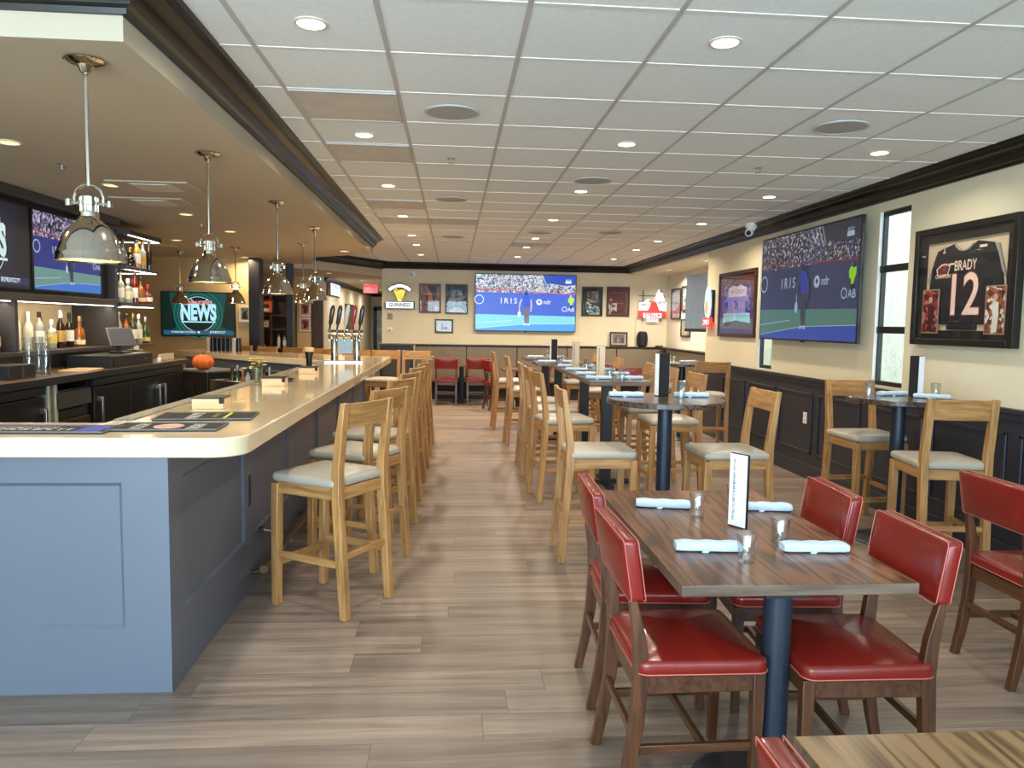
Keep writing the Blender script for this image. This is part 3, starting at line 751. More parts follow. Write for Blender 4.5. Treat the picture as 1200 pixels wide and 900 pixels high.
build('drip_rail', MB().prism([(-1.575, 3.6), (-1.49, 3.6), (-1.49, 9.15), (-1.575, 9.15)], TOPZ - .012, TOPZ + .006), RAIL, t, bevel=.003)
base = [(-3.1, 3.185), (-1.19, 3.185), (-1.19, 10.05), (-1.45, 10.15), (-3.75, 11.75), (-3.95, 11.45), (-1.8, 9.55), (-1.5, 9.1), (-1.5, 3.45), (-3.1, 3.45)]
t = thing('bar_island', 'slate blue panelled bar base', 'bar', (0, 0, 0))
build('body', MB().prism(base, 0, TB), NAVY, t, smooth=0)
def panel_frame(name, a, b_, holes, z0, z1, axis, face, depth=.016):
    """flush stiles and rails around recessed panels, with chamfered beads along every opening"""
    full = MB()
    def bx(p, q, r_, s_):
        if axis == 'X': full.box(p, q, face, face + depth, r_, s_)
        else: full.box(face - depth, face, p, q, r_, s_)
    x = a
    for h0, h1 in holes:
        bx(x, h0, 0, TB - .001); x = h1
        bx(h0, h1, 0, z0); bx(h0, h1, z1, TB - .001)
    bx(x, b_, 0, TB - .001)
    fo = build(name, full, NAVY, t, smooth=0)
    for h0, h1 in holes:
        c = .016
        P = (lambda u, dd, z: (u, face + dd, z)) if axis == 'X' else (lambda u, dd, z: (face - dd, u, z))
        o = [(h0, z0), (h1, z0), (h1, z1), (h0, z1)]; i_ = [(h0 + c, z0 + c), (h1 - c, z0 + c), (h1 - c, z1 - c), (h0 + c, z1 - c)]
        m2 = MB()
        for k in range(4):
            j = (k + 1) % 4; m2.poly([P(o[k][0], .0, o[k][1]), P(o[j][0], .0, o[j][1]), P(i_[j][0], depth - .001, i_[j][1]), P(i_[k][0], depth - .001, i_[k][1])])
        build('panel_bead', m2, NAVY, fo, smooth=0)
panel_frame('front_panel_frame', -3.1, -1.19, [(-2.78, -1.36)], .28, .9, 'X', 3.17)
holes = [(3.34 + 1.17 * k, 4.3 + 1.17 * k) for k in range(6)]
panel_frame('side_panel_frame', 3.17, 10.05, holes, .31, .9, 'Y', -1.174)
# slot outlet and cords under the overhang
tag(build('outlet_slot', MB().box(-1.177, -1.168, 4.38, 4.42, .5, .68).box(-1.17, -1.166, 4.387, 4.413, .53, .65), BLACK, bevel=.002), 'slim black outlet slot on the bar side panel', 'outlet')
CORD = plain('white_cord', rgb(205, 202, 198), .5)
for k, y in enumerate((4.62, 5.82)):
    t2 = thing('loose_cable', ['white cord running from the bar base near the first stool', 'white cord running from the bar base near the second stool'][k], 'cord', (0, 0, 0))
    build('wire', MB().tube([(-1.16, y, .3), (-1.14, y + .02, .29), (-1.12, y + .1, .26), (-1.115, y + .25, .2), (-1.12, y + .5, .1), (-1.13, y + .7, .02)], .005, 8), CORD, t2)
    build('plug', MB().box(-1.174, -1.15, y - .015, y + .015, .285, .315), BLACK, t2, bevel=.003)
# foot rail
t = thing('foot_rail', 'bronze foot rail along the foot of the bar', 'foot rail', (0, 0, 0))
BRZ = plain('rail_bronze', rgb(120, 98, 74), .3, .9)
build('pipe', MB().tube([(-1.06, 4.25, .17), (-1.06, 10.0, .17)], .024, 14), BRZ, t)
for k in range(5):
    build('bracket', MB().tube([(-1.06, 4.4 + 1.35 * k, .17), (-1.09, 4.4 + 1.35 * k, .12), (-1.172, 4.4 + 1.35 * k, .1)], .013, 8), BRZ, t)
# ------------------------------------------------------------------ bar mats (flat rubber mats with printing)
RUB = plain('rubber_black', rgb(24, 25, 26), .75, bump=.3, vscale=40)
RUBE = plain('rubber_grey_edge', rgb(96, 99, 102), .6)
BLUEM = plain('mat_blue', rgb(30, 66, 170), .6)
YELM = plain('mat_yellow_green', rgb(186, 200, 60), .6); WHM = plain('mat_white', rgb(225, 225, 225), .6); PNK = plain('mat_pink', rgb(226, 168, 160), .6)
def mat_(label, loc, w, d, rot, art):
    t = thing('bar_mat', label, 'bar mat', loc, rot, 'rubber mats on the near end of the bar')
    build('pad', MB().box(-w / 2, w / 2, -d / 2, d / 2, 0, .008), RUB, t, bevel=.003)
    build('rim', MB().tube([(-w / 2, -d / 2, .008), (w / 2, -d / 2, .008), (w / 2, d / 2, .008), (-w / 2, d / 2, .008)], .004, 6, closed=True), RUBE, t)
    mb = MB(); art(mb)
    build('print', mb, [WHM, YELM, BLUEM, PNK, RUBE], t, smooth=0, flat=True)
Z = .0085
def flat(x, y): return Matrix.Translation((x, y, Z))
TURN = Matrix.Rotation(R(90), 4, 'Z')
def art1(mb):
    glyphs(mb, -.11, .12, .03, .055, Z, 0, seed=4, M=TURN); glyphs(mb, -.07, .08, -.05, .022, Z, 1, seed=6, M=TURN)
    mb.poly([(.085, -.12, Z), (.1, -.12, Z), (.1, .12, Z), (.085, .12, Z)], 1); mb.poly([(-.19, .125, Z), (.19, .125, Z), (.19, .129, Z), (-.19, .129, Z)], 1)
def art2(mb):
    glyphs(mb, -.08, .08, .1, .05, Z, 0, seed=7, M=TURN); mb.poly([(-.005 + .062 * math.cos(2 * PI * i / 24), .075 * math.sin(2 * PI * i / 24), Z) for i in range(24)], 3)
    glyphs(mb, -.05, .05, -.012, .02, Z + .0005, 4, seed=9); glyphs(mb, -.09, .09, -.14, .055, Z, 0, seed=11, M=TURN)
def art3(mb):
    glyphs(mb, -.3, .0, -.045, .05, Z, 0, seed=12); glyphs(mb, .02, .17, -.045, .05, Z, 0, seed=14); glyphs(mb, -.28, .1, .02, .03, Z, 0, seed=15)
    mb.poly([(.2, -.09, Z), (.3, -.09, Z), (.3, .09, Z), (.2, .09, Z)], 2); mb.poly([(-.31, .07, Z), (.19, .07, Z), (.19, .09, Z), (-.31, .09, Z)], 2)
mat_('black rubber bar mat with white and yellow lettering, farthest of the three', (-1.19, 3.74, TOPZ), .44, .27, 6, art1)
mat_('black rubber bar mat with a pink oval between white words', (-1.23, 3.36, TOPZ), .44, .22, 3, art2)
mat_('black and blue rubber bar mat at the left edge of the picture', (-1.76, 3.27, TOPZ), .66, .2, 0, art3)
# napkin caddies
CADW = wood('caddy_maple', rgb(206, 168, 118), rgb(236, 204, 156), 'X', 8, .4)
def caddy(label, loc, rot):
    t = thing('napkin_caddy', label, 'caddy', loc, rot, 'napkin caddies on the bar')
    build('box', MB().box(-.08, .08, -.08, .08, 0, .055), CADW, t, bevel=.003)
    build('tray_lid', MB().box(-.082, .082, -.082, .082, .055, .063), BLACK, t, bevel=.002)
    build('napkin_slot', MB().box(.06, .081, -.083, -.06, .03, .064), BLACKM, t, smooth=0)
    return t
CD = caddy('maple napkin caddy on the bar, nearest to the bar mats', (-1.3, 4.15, TOPZ), 2)
dup(CD, 'maple napkin caddy on the bar, beside the flower vase', (-1.3, 5.6, TOPZ), 4)
dup(CD, 'maple napkin caddy on the bar, nearest to the beer taps', (-1.3, 6.9, TOPZ), 4)
t = thing('pint_glass', 'dark stout glass with pale head on the farthest napkin caddy', 'glass', (-1.32, 7.02, TOPZ + .063))
build('tumbler', MB().lathe([(.026, 0), (.028, .07), (.042, .13)], n=20), plain('stout', rgb(26, 16, 12), .1, coat=.5), t)
build('head', MB().lathe([(.042, .13), (.045, .165), (.03, .17)], n=20), plain('beer_foam', rgb(226, 190, 130), .6), t)
t = thing('tablet_stand', 'dark tablet lying beside the middle napkin caddy', 'tablet', (-1.36, 6.05, TOPZ), 8)
build('slab', MB().box(-.1, .1, -.13, .13, 0, .012), BLACK, t, bevel=.003)
build('screen', MB().box(-.09, .09, -.12, .12, .012, .0126), plain('tablet_glass', rgb(60, 66, 74), .08), t)
# flower vase
t = thing('flower_vase', 'small glass vase of yellow-green and pink flowers on the bar', 'vase', (-1.44, 5.65, TOPZ))
build('vase', MB().lathe([(.03, 0), (.036, .05), (.04, .12), (.038, .12), (.034, .05), (.001, .008)], n=24, caps=False), GLASS, t)
STEM = plain('stem_green', rgb(84, 104, 52), .6); random.seed(3)
st = MB(); pts = []
for k in range(16):
    a = random.uniform(0, 2 * PI); r = random.uniform(.01, .06); z = random.uniform(.13, .2)
    pts.append((r * math.cos(a), r * math.sin(a), z)); st.tube([(0.3 * r * math.cos(a), .3 * r * math.sin(a), .01), (.5 * r * math.cos(a), .5 * r * math.sin(a), .1), pts[-1]], .0018, 5)
build('stems', st, STEM, t)
for k, p in enumerate(pts):
    fl = MB(); n = 7
    for q in range(n):
        a = 2 * PI * q / n; fl.lathe([(.001, -.004), (.008, 0), (.001, .004)], (p[0] + .012 * math.cos(a), p[1] + .012 * math.sin(a), p[2]), 6)
    fl.lathe([(.001, -.004), (.007, 0), (.001, .006)], p, 6)
    build('blossom', fl, plain('petal_yellow', rgb(206, 196, 96), .6) if k < 12 else plain('petal_pink', rgb(196, 70, 96), .6), t)
# beer tower
t = thing('beer_tap_tower', 'chrome beer tap tower with tilted handles on the far bar', 'beer taps', (-1.26, 8.95, TOPZ))
for x in (-.13, .13): 
    c = build('column', MB().lathe([(.065, 0), (.065, .012), (.042, .02), (.042, .34), (.036, .36)], (x, 0, 0), 28), CHROME, t)
build('crossbar', MB().tube([(-.2, 0, .33), (.2, 0, .33)], .044, 24), CHROME, t)
HC = [rgb(28, 28, 30), rgb(36, 40, 48), rgb(196, 196, 190), rgb(150, 40, 36), rgb(30, 32, 34)]
for k in range(5):
    x = -.17 + .085 * k
    fa = build('faucet', MB().tube([(x, -.03, .33), (x, -.1, .34), (x, -.125, .3), (x, -.125, .25)], .012, 10).lathe([(.012, 0), (.014, .03)], (x, -.1, .345), 12), CHROME, t)
    hm = MB(); c0 = Vector((x, -.1, .375)); dr = Vector((.16, -.04, 1)).normalized()
    hm.loft([[tuple(c0 + dr * h + Vector((w * math.cos(2 * PI * i / 12), w * .6 * math.sin(2 * PI * i / 12), 0))) for i in range(12)] for h, w in ((0, .01), (.05, .012), (.08, .024), (.24, .028), (.28, .018), (.29, .004))])
    build('tap_handle', hm, plain('tap_handle_%d' % k, HC[k], .3, coat=.3), t)
build('badge', MB().box(-.08, .08, -.047, -.042, .1, .27), plain('badge_pale_blue', rgb(150, 176, 190), .3), t)
build('drip_tray', MB().box(-.22, .22, -.2, -.06, 0, .018), STEEL, t, bevel=.003)
# ------------------------------------------------------------------ pendants
def pendant(label, loc, drop):
    t = thing('pendant_lamp', label, 'pendant lamp', loc, random.uniform(-20, 20), 'nickel dome pendants over the bar')
    build('canopy', MB().lathe([(.075, 0), (.078, -.008), (.06, -.018), (.03, -.024), (.018, -.05), (.012, -.055)], n=28), CHROME, t)
    rod = build('rod', MB().tube([(0, 0, -.05), (0, 0, -drop + .3)], .008, 10), CHROME, t)
    z = -drop
    y = MB().tube([(-.05, 0, z + .225), (-.052, 0, z + .255), (-.042, 0, z + .285), (-.02, 0, z + .302), (0, 0, z + .306), (.02, 0, z + .302), (.042, 0, z + .285), (.052, 0, z + .255), (.05, 0, z + .225)], .006, 8)
    yk = build('yoke', y, CHROME, t)
    build('yoke_bolt', MB().tube([(-.075, 0, z + .232), (.075, 0, z + .232)], .007, 8).lathe([(.014, -.012), (.014, .012)], (.072, 0, z + .232), 10).lathe([(.014, -.012), (.014, .012)], (-.072, 0, z + .232), 10), CHROME, yk)
    nk = MB().lathe([(.03, .258), (.03, .242), (.034, .24), (.034, .226), (.03, .224), (.03, .2), (.036, .196), (.037, .178)], (0, 0, z), 24)
    for k in range(10):
        a = 2 * PI * k / 10; nk.bar((.031 * math.cos(a), .031 * math.sin(a), z + .198), (.031 * math.cos(a), .031 * math.sin(a), z + .255), .006, .008)
    build('socket', nk, CHROME, t)
    dome = [(.036, .178), (.044, .164), (.06, .15), (.082, .126), (.1, .096), (.113, .062), (.121, .038), (.127, .028), (.127, .01), (.131, .006), (.131, 0), (.125, 0), (.121, .012), (.11, .056), (.09, .105), (.056, .145), (.03, .16)]
    sh = build('dome_shade', MB().lathe(dome, (0, 0, z), 40, caps=False), CHROME, t, smooth=50)
    build('bulb_glow', MB().lathe([(.123, .006), (.09, .01), (.04, .012)], (0, 0, z), 32), glow('lamp_diffuser', (1, .74, .2, 1), 2.6), t)
    return t
random.seed(2)
PD = pendant('nickel dome pendant over the bar, largest and nearest the camera', (-1.47, 3.2, SOF), .795)
for k, (x, y) in enumerate([(-1.52, 4.86), (-1.53, 6.73), (-1.53, 8.5)]):
    dup(PD, 'nickel dome pendant over the bar, %s from the front' % ORD[k + 1], (x, y, SOF), random.uniform(-30, 30))
for (x, y), lab in zip([(-1.99, 10.2), (-3.1, 11.05), (-4.15, 11.85), (-3.55, 13.6)], ['nickel dome pendant at the bend of the bar behind the fourth pendant', 'small looking dome pendant hanging right of the wall news screen', 'dome pendant hanging in front of the wall news screen', 'farthest dome pendant beside the black column']):
    dup(PD, lab, (x, y, SOF), random.uniform(-30, 30))
# ------------------------------------------------------------------ back bar
JOIN = plain('joinery_charcoal', rgb(58, 55, 54), .45, var=.04)
JOIND = plain('joinery_black', rgb(20, 20, 22), .4)
LEDM = glow('led_strip_white', (1, .93, .8, 1), 6)
t = thing('back_bar_shelving', 'charcoal back bar shelving with screens above and lit bottle niches', 'shelving', (0, 0, 0))
build('top_fascia', MB().box(-3.95, -3.44, 3.2, 8.15, 2.52, SOF), JOIN, t, bevel=.004)
build('screen_panel', MB().box(-3.62, -3.57, 3.2, 8.12, 1.76, 2.52), JOIND, t)
build('lower_rail', MB().box(-3.95, -3.47, 3.2, 8.12, 1.70, 1.765), JOIN, t, bevel=.004)
build('bottle_shelf', MB().box(-3.95, -3.47, 3.2, 8.12, 1.255, 1.29), JOIN, t, bevel=.003)
build('splash_panel', MB().box(-3.95, -3.56, 3.2, 8.6, 1.122, 1.255), JOIN, t)
build('niche_back', MB().box(-3.948, -3.935, 3.2, 8.12, 1.29, 1.7), plain('niche_back_taupe', rgb(186, 170, 138), .5), t)
for y in (4.6, 6.3, 8.12): build('divider', MB().box(-3.95, -3.49, y, y + .05, 1.29, 1.70 if y < 8 else 2.52), JOIN, t, bevel=.003)
for z0, z1, x1 in ((2.44, 2.49, -3.36), (2.085, 2.118, -3.4), (1.70, 1.738, -3.44), (1.255, 1.29, -3.47)):
    sh = build('end_shelf', MB().box(-3.95, x1, 8.17, 9.03, z0, z1), JOIN, t, bevel=.003)
    if z1 > 1.5:
        build('led_strip', MB().box(x1 - .03, x1 - .012, 8.2, 9.0, z0 - .006, z0).box(-3.9, x1 - .03, 8.99, 9.01, z0 - .006, z0), LEDM, sh, smooth=0)
        area('shelf_led', ((x1 - .1), 8.6, z0 - .012), (0, R(-20), 0), (.03, .78), 2.6, (1, .86, .62))
for a, b_ in ((3.3, 4.58), (4.68, 6.28), (6.38, 8.1)):
    build('led_strip', MB().box(-3.52, -3.505, a, b_, 1.694, 1.70), LEDM, t, smooth=0)
    area('niche_led', (-3.56, (a + b_) / 2, 1.688), (0, R(25), 0), (.03, b_ - a), 6, (1, .82, .56))
t = thing('back_bar_counter', 'dark back bar counter top with a tan reflection in its colour', 'counter top', (0, 0, 0))
build('slab', MB().box(-3.95, -3.03, 3.2, 8.85, 1.07, 1.12), plain('counter_tan_reflection', rgb(92, 76, 58), .3, var=.08), t, bevel=.006)  # dark top; the brown is a tan reflection painted into the slab colour
build('front_edge', MB().box(-3.03, -3.015, 3.2, 8.85, 1.065, 1.119), JOIND, t)
COOL = plain('cooler_black_steel', rgb(44, 40, 38), .33, .5)
def cooler(label, y0, y1, nd, handle_side):
    t = thing('bar_cooler', label, 'cooler', (0, 0, 0), 0, 'black coolers under the back bar')
    build('cabinet', MB().box(-3.8, -3.1, y0, y1, .1, 1.06).box(-3.75, -3.2, y0 + .02, y1 - .02, 0, .1), COOL, t, bevel=.004)
    w = (y1 - y0) / nd
    for k in range(nd):
        a = y0 + w * k + .012; b_ = y0 + w * (k + 1) - .012
        d = build('door', MB().box(-3.098, -3.05, a, b_, .14, .98), COOL, t, bevel=.005)
        hy = b_ - .06 if handle_side[k] else a + .06
        build('handle', MB().box(-3.02, -3.0, hy - .014, hy + .014, .56, .9).box(-3.05, -3.01, hy - .016, hy + .016, .86, .9).box(-3.05, -3.01, hy - .016, hy + .016, .56, .6), STEEL, d, bevel=.003)
    build('top_rail', MB().box(-3.1, -3.045, y0, y1, .995, 1.055), JOIND, t, bevel=.003)
cooler('two door black cooler nearest the left edge under the back bar', 4.2, 5.86, 2, (1, 1))
cooler('three door black cooler under the back bar beside the register', 6.62, 8.75, 3, (0, 1, 0))
t = thing('glass_washer', 'black under counter washer between two pale steel uprights', 'glass washer', (0, 0, 0))
build('body', MB().box(-3.8, -3.08, 5.98, 6.58, .05, 1.0), COOL, t, bevel=.004)
build('control_panel', MB().box(-3.08, -3.04, 6.0, 6.56, .86, .99), JOIN, t, bevel=.004)
build('slot', MB().box(-3.079, -3.06, 6.0, 6.5, .78, .84), BLACKM, t)
build('door', MB().box(-3.08, -3.05, 6.0, 6.56, .1, .76), plain('washer_door_brown', rgb(64, 48, 34), .3, .5), t, bevel=.004)
for y in (5.885, 5.985): build('upright', MB().box(-3.12, -3.04, y, y + .035, .05, 1.06), plain('upright_pale_steel', rgb(190, 194, 176), .4, .5), t, bevel=.003)
# counter clutter
t = thing('cash_register', 'black cash drawer with a tilted touch screen on the back counter', 'cash register', (-3.28, 7.68, 1.121))
build('drawer', MB().box(-.2, .2, -.62, .3, 0, .11), BLACK, t, bevel=.004)
build('drawer_front', MB().box(.2, .206, -.6, .28, .012, .1), BLACKM, t, bevel=.002)
build('lock', MB().at(Matrix.Translation((.206, .1, .06)) @ Matrix.Rotation(R(90), 4, 'Y')).lathe([(.008, 0), (.008, .004)], n=12), STEEL, t)
st = build('stand', MB().box(-.06, .08, -.1, .1, .11, .13).bar((0, 0, .12), (-.02, 0, .25), .05, .03), BLACK, t, bevel=.003)
sm = Matrix.Translation((.02, 0, .25)) @ Matrix.Rotation(R(-38), 4, 'Z') @ Matrix.Rotation(R(-28), 4, 'Y')
build('monitor', MB().at(sm).box(-.012, .012, -.13, .13, -.08, .12), plain('monitor_silver', rgb(120, 116, 110), .35, .6), t, bevel=.004)
build('screen', MB().at(sm).box(.0122, .0136, -.118, .118, -.068, .108), plain('screen_grey', rgb(92, 96, 104), .15), t)
t = thing('receipt_printer', 'dark receipt printer at the far end of the register drawer', 'printer', (-3.3, 8.12, 1.121))
build('body', MB().prism([(-.1, 0), (.1, 0), (.1, .06), (.03, .13), (-.1, .13)], -.08, .1, 'XZ'), BLACK, t, bevel=.006)
build('paper_strip', MB().box(.0, .004, -.06, .06, .12, .17), WHITEP, t)
t = thing('napkin_holder', 'small black box holder at the left of the back counter', 'holder', (-3.25, 5.78, 1.121))
build('box', MB().box(-.09, .09, -.17, .17, 0, .1), BLACK, t, bevel=.004)
build('divider', MB().box(.09, .094, -.01, .012, 0, .1), JOIN, t)
t = thing('cutting_board', 'pale wooden board lying on the back counter', 'board', (-3.19, 6.72, 1.121), 6)
build('board', MB().box(-.11, .11, -.2, .2, 0, .012), CADW, t, bevel=.003)
for k in range(8):
    tag(build('check_card', MB().box(-.006, .006, -.02, .02, 0, .07), plain('card_cream', rgb(196, 184, 158), .6), loc=(-3.16, 8.36 + .055 * k, 1.121), bevel=.001), 'cream card standing in the row at the far end of the back counter', 'card', 'cards at the far end of the back counter')
t = thing('lime_squeezer', 'small white shaker in front of the black drawer', 'shaker', (-3.065, 8.1, 1.121))
build('body', MB().lathe([(.02, 0), (.024, .03), (.016, .05)], n=16), WHITEP, t); build('cap', MB().lathe([(.016, .05), (.01, .062)], n=16), STEEL, t)
# ------------------------------------------------------------------ bottles
def bottle(kind, body, capc, lab, label, loc, group, liq=None):
    prof = {'tall': [(.036, 0), (.038, .01), (.038, .19), (.03, .215), (.014, .24), (.0135, .29)],
            'square': [(.045, 0), (.047, .01), (.047, .15), (.04, .17), (.016, .185), (.016, .225)],
            'round': [(.04, 0), (.046, .02), (.05, .08), (.042, .15), (.02, .19), (.014, .21), (.014, .26)],
            'slim': [(.03, 0), (.031, .01), (.031, .2), (.024, .235), (.012, .26), (.012, .31)],
            'squat': [(.05, 0), (.055, .02), (.055, .09), (.04, .12), (.018, .14), (.017, .18)]}[kind]
    o = build('liquor_bottle', MB().lathe(prof, n=8 if kind == 'square' else 20), body, smooth=40, loc=loc)
    tag(o, label, 'bottle', group)
    r, z = prof[-1]; zb = prof[2][1]; rb = prof[2][0]
    build('stopper', MB().lathe([(r + .003, z - .012), (r + .004, z), (r + .003, z + .035), (r, z + .038)], n=14), capc, o)
    if lab: build('paper_label', MB().lathe([(rb + .0012, zb * .3), (rb + .0012, zb * .85)], n=8 if kind == 'square' else 20, caps=False), lab, o)
    return o
def bm(name, c, rough=.08): return plain(name, c, rough, coat=.4, var=.12, vscale=20)
CLEARB = bm('spirit_clear', rgb(150, 156, 150)); AMB = bm('spirit_amber', rgb(140, 74, 22)); DARKB = bm('spirit_dark', rgb(34, 20, 14)); FROST = plain('spirit_frosted', rgb(204, 202, 186), .4); REDB = bm('spirit_red', rgb(110, 22, 16)); GRNB = bm('spirit_green', rgb(48, 66, 34)); GOLD = bm('spirit_gold', rgb(190, 138, 50)); BLUEB = bm('spirit_blue_grey', rgb(70, 84, 104))
LCR = plain('label_cream', rgb(228, 216, 176), .6); LWH = plain('label_white', rgb(226, 224, 216), .6); LYE = plain('label_yellow', rgb(212, 186, 96), .6); LBK = plain('label_black', rgb(30, 28, 26), .6); LGO = plain('label_gold', rgb(190, 150, 70), .45)
CWH = plain('cap_white', rgb(226, 222, 210), .5); CBK = plain('cap_black', rgb(22, 22, 22), .4); CRD = plain('cap_red', rgb(170, 26, 24), .4); CGO = plain('cap_gold', rgb(180, 140, 70), .3, .8); CSI = plain('cap_silver', rgb(180, 180, 180), .3, .8)
CN = {id(CLEARB): 'clear', id(AMB): 'amber', id(DARKB): 'dark brown', id(FROST): 'frosted', id(REDB): 'red', id(GRNB): 'green', id(GOLD): 'golden', id(BLUEB): 'blue grey'}
KN = {id(CWH): 'white', id(CBK): 'black', id(CRD): 'red', id(CGO): 'gold', id(CSI): 'silver'}
def row(specs, x, ys, z, place, group):
    for k, ((kind, b, c, l), y) in enumerate(zip(specs, ys)):
        bottle(kind, b, c, l, '%s bottle, %s cap, %s from left %s' % (CN[id(b)], KN[id(c)], ORD[k], place), (x + .03 * ((k * 7) % 3 - 1), y, z), group)
row([('squat', AMB, CBK, LYE), ('squat', CLEARB, CWH, LCR), ('square', CLEARB, CSI, LCR), ('square', BLUEB, CWH, LCR)], -3.58, [5.84, 5.97, 6.1, 6.22], 1.291, 'in the left lit niche', 'bottles in the left niche')
row([('slim', FROST, CWH, None), ('tall', FROST, CWH, None), ('tall', CLEARB, CBK, LWH), ('round', CLEARB, CRD, LYE), ('square', CLEARB, CWH, LYE), ('tall', DARKB, CWH, LGO), ('slim', DARKB, CWH, LWH), ('tall', DARKB, CBK, LWH), ('round', AMB, CGO, LCR), ('square', AMB, CBK, LWH)],
    -3.66, [6.68, 6.8, 6.92, 7.05, 7.17, 7.28, 7.39, 7.5, 7.63, 7.76], 1.291, 'below the tennis screen', 'bottles in the middle niche')
row([('round', BLUEB, CBK, LBK), ('squat', DARKB, CGO, None), ('tall', GOLD, CBK, LWH), ('round', AMB, CSI, LCR), ('tall', CLEARB, CGO, LGO), ('slim', DARKB, CBK, None)], -3.5, [8.4, 8.51, 8.62, 8.73, 8.84, 8.95], 2.119, 'on the top end shelf', 'bottles on the top end shelf')
row([('tall', CLEARB, CSI, LWH), ('square', CLEARB, CWH, LCR), ('slim', REDB, CBK, LWH), ('square', CLEARB, CWH, LWH), ('round', AMB, CBK, LCR), ('squat', REDB, CRD, LWH)], -3.53, [8.4, 8.51, 8.62, 8.73, 8.84, 8.95], 1.739, 'on the middle end shelf', 'bottles on the middle end shelf')
row([('slim', CLEARB, CSI, LWH), ('tall', AMB, CBK, LCR), ('tall', GRNB, CGO, LWH), ('slim', REDB, CBK, LGO), ('tall', CLEARB, CWH, LWH), ('round', GRNB, CSI, LYE)], -3.56, [8.4, 8.51, 8.62, 8.73, 8.84, 8.95], 1.291, 'on the low end shelf', 'bottles on the low end shelf')
# stacked tumblers at the left of the counter
G = 'stacked tumblers on the back counter'
def tall_glass(label, loc):
    t = thing('pint_glass', label, 'glass', loc, 0, G)
    build('wall', MB().lathe([(.029, 0), (.041, .15), (.039, .15), (.027, .012), (.001, .01)], n=20, caps=False), GLASS, t)
    build('base', MB().lathe([(.0285, .0005), (.0292, .01)], n=20), glass('glass_base', (.8, .83, .84, 1), .05, 1.6), t)
    return t
p0 = None
for k, (x, y) in enumerate([(-3.3, 6.12), (-3.22, 6.21), (-3.31, 6.28)]):
    for z, nm in ((0, 'lower'), (.146, 'upper')):
        lab = '%s clear pint glass of the %s stack beside the left niche' % (nm, ORD[k])
        p0 = (tall_glass(lab, (x, y, 1.121)) if p0 is None else p0 if False else dup(p0, lab, (x, y, 1.121 + z))) if p0 is None else (dup(p0, lab, (x, y, 1.121 + z)) and p0)
# ------------------------------------------------------------------ working side of the bar
t = thing('ice_bin', 'dark under bar cabinet with an orange ornament on top', 'cabinet', (-2.95, 9.35, 0), -36)
build('body', MB().box(-.3, .3, -.25, .25, .0, .95), COOL, t, bevel=.006)
build('open_front', MB().box(-.25, .05, -.256, -.25, .3, .85), BLACKM, t)
build('top', MB().box(-.31, .31, -.26, .26, .95, .975), STEEL, t, bevel=.003)
t = thing('pumpkin', 'small orange ribbed pumpkin ornament behind the bar', 'pumpkin', (-2.98, 9.22, .976))
pm = MB(); rings = []
for i in range(11):
    a = PI * i / 10; rings.append([((.02 + .1 * math.sin(a)) * (1 + .09 * math.cos(8 * 2 * PI * j / 48)) * math.cos(2 * PI * j / 48), (.02 + .1 * math.sin(a)) * (1 + .09 * math.cos(8 * 2 * PI * j / 48)) * math.sin(2 * PI * j / 48), .09 - .09 * math.cos(a)) for j in range(48)])
pm.loft(rings); build('flesh', pm, plain('pumpkin_orange', rgb(214, 98, 28), .5), t, smooth=60)
build('stem', MB().tube([(0, 0, .17), (.005, 0, .2), (.015, 0, .215)], .01, 8), STEM, t)
t = thing('bottle_well', 'stainless steel bottle well on the working side of the bar', 'bottle well', (-2.3, 8.75, .15), -36)
build('tub', MB().box(-.4, .4, -.25, -.22, .55, .74).box(-.4, .4, .22, .25, .55, .74).box(-.4, -.38, -.25, .25, .55, .74).box(.38, .4, -.25, .25, .55, .74).box(-.4, .4, -.25, .25, .52, .55), STEEL, t, bevel=.003)
for sx in (-.36, .36):
    for sy in (-.2, .2): build('leg', MB().lathe([(.02, 0), (.02, .67)], (sx, sy, -.15), 12), STEEL, t)
for k in range(8):
    bottle(['tall', 'slim', 'round'][k % 3], [DARKB, GRNB, AMB, CLEARB][k % 4], [CBK, CSI, CGO][k % 3], [LWH, LCR, None][k % 3], '%s bottle, %s from the left in the steel bottle well' % (CN[id([DARKB, GRNB, AMB, CLEARB][k % 4])], ORD[k]),
           (-2.3 + (-.32 + .09 * k) * .809 - .0, 8.75 - (-.32 + .09 * k) * .588, .703), 'bottles in the steel well')
t = thing('serving_plate', 'small white plate lying on the dark under bar shelf', 'plate', (-2.5, 9.46, .963))
build('dish', MB().lathe([(.05, 0), (.06, .004), (.1, .02), (.102, .022), (.06, .009), (.001, .008)], n=32, caps=False), WHITEP, t)
t = thing('under_bar_shelf', 'dark under bar shelf beside the pumpkin ornament', 'shelf', (-2.42, 9.42, 0), -36)
build('board', MB().box(-.28, .4, -.2, .12, .94, .962), JOIND, t, bevel=.003)
for sx in (-.25, .37): build('leg', MB().box(sx - .02, sx + .02, -.15, -.11, 0, .94), JOIND, t)
G = 'cups along the far bar wing'
def cup(label, loc, m):
    t = thing('bar_cup', label, 'cup', loc, 0, G)
    build('body', MB().lathe([(.04, 0), (.034, .2), (.03, .2), (.034, .01), (.001, .008)], n=20, caps=False), m, t)
    build('rim_band', MB().lathe([(.0415, .0), (.0415, .02)], n=20, caps=False), m, t)
    return t
CUPB = plain('cup_black', rgb(24, 22, 22), .3); CUPC = plain('cup_pale', rgb(190, 186, 176), .3)
ca = cup('pale cup at the left of the row on the far bar wing', (-3.72, 11.78, TOPZ), CUPC); cb = None
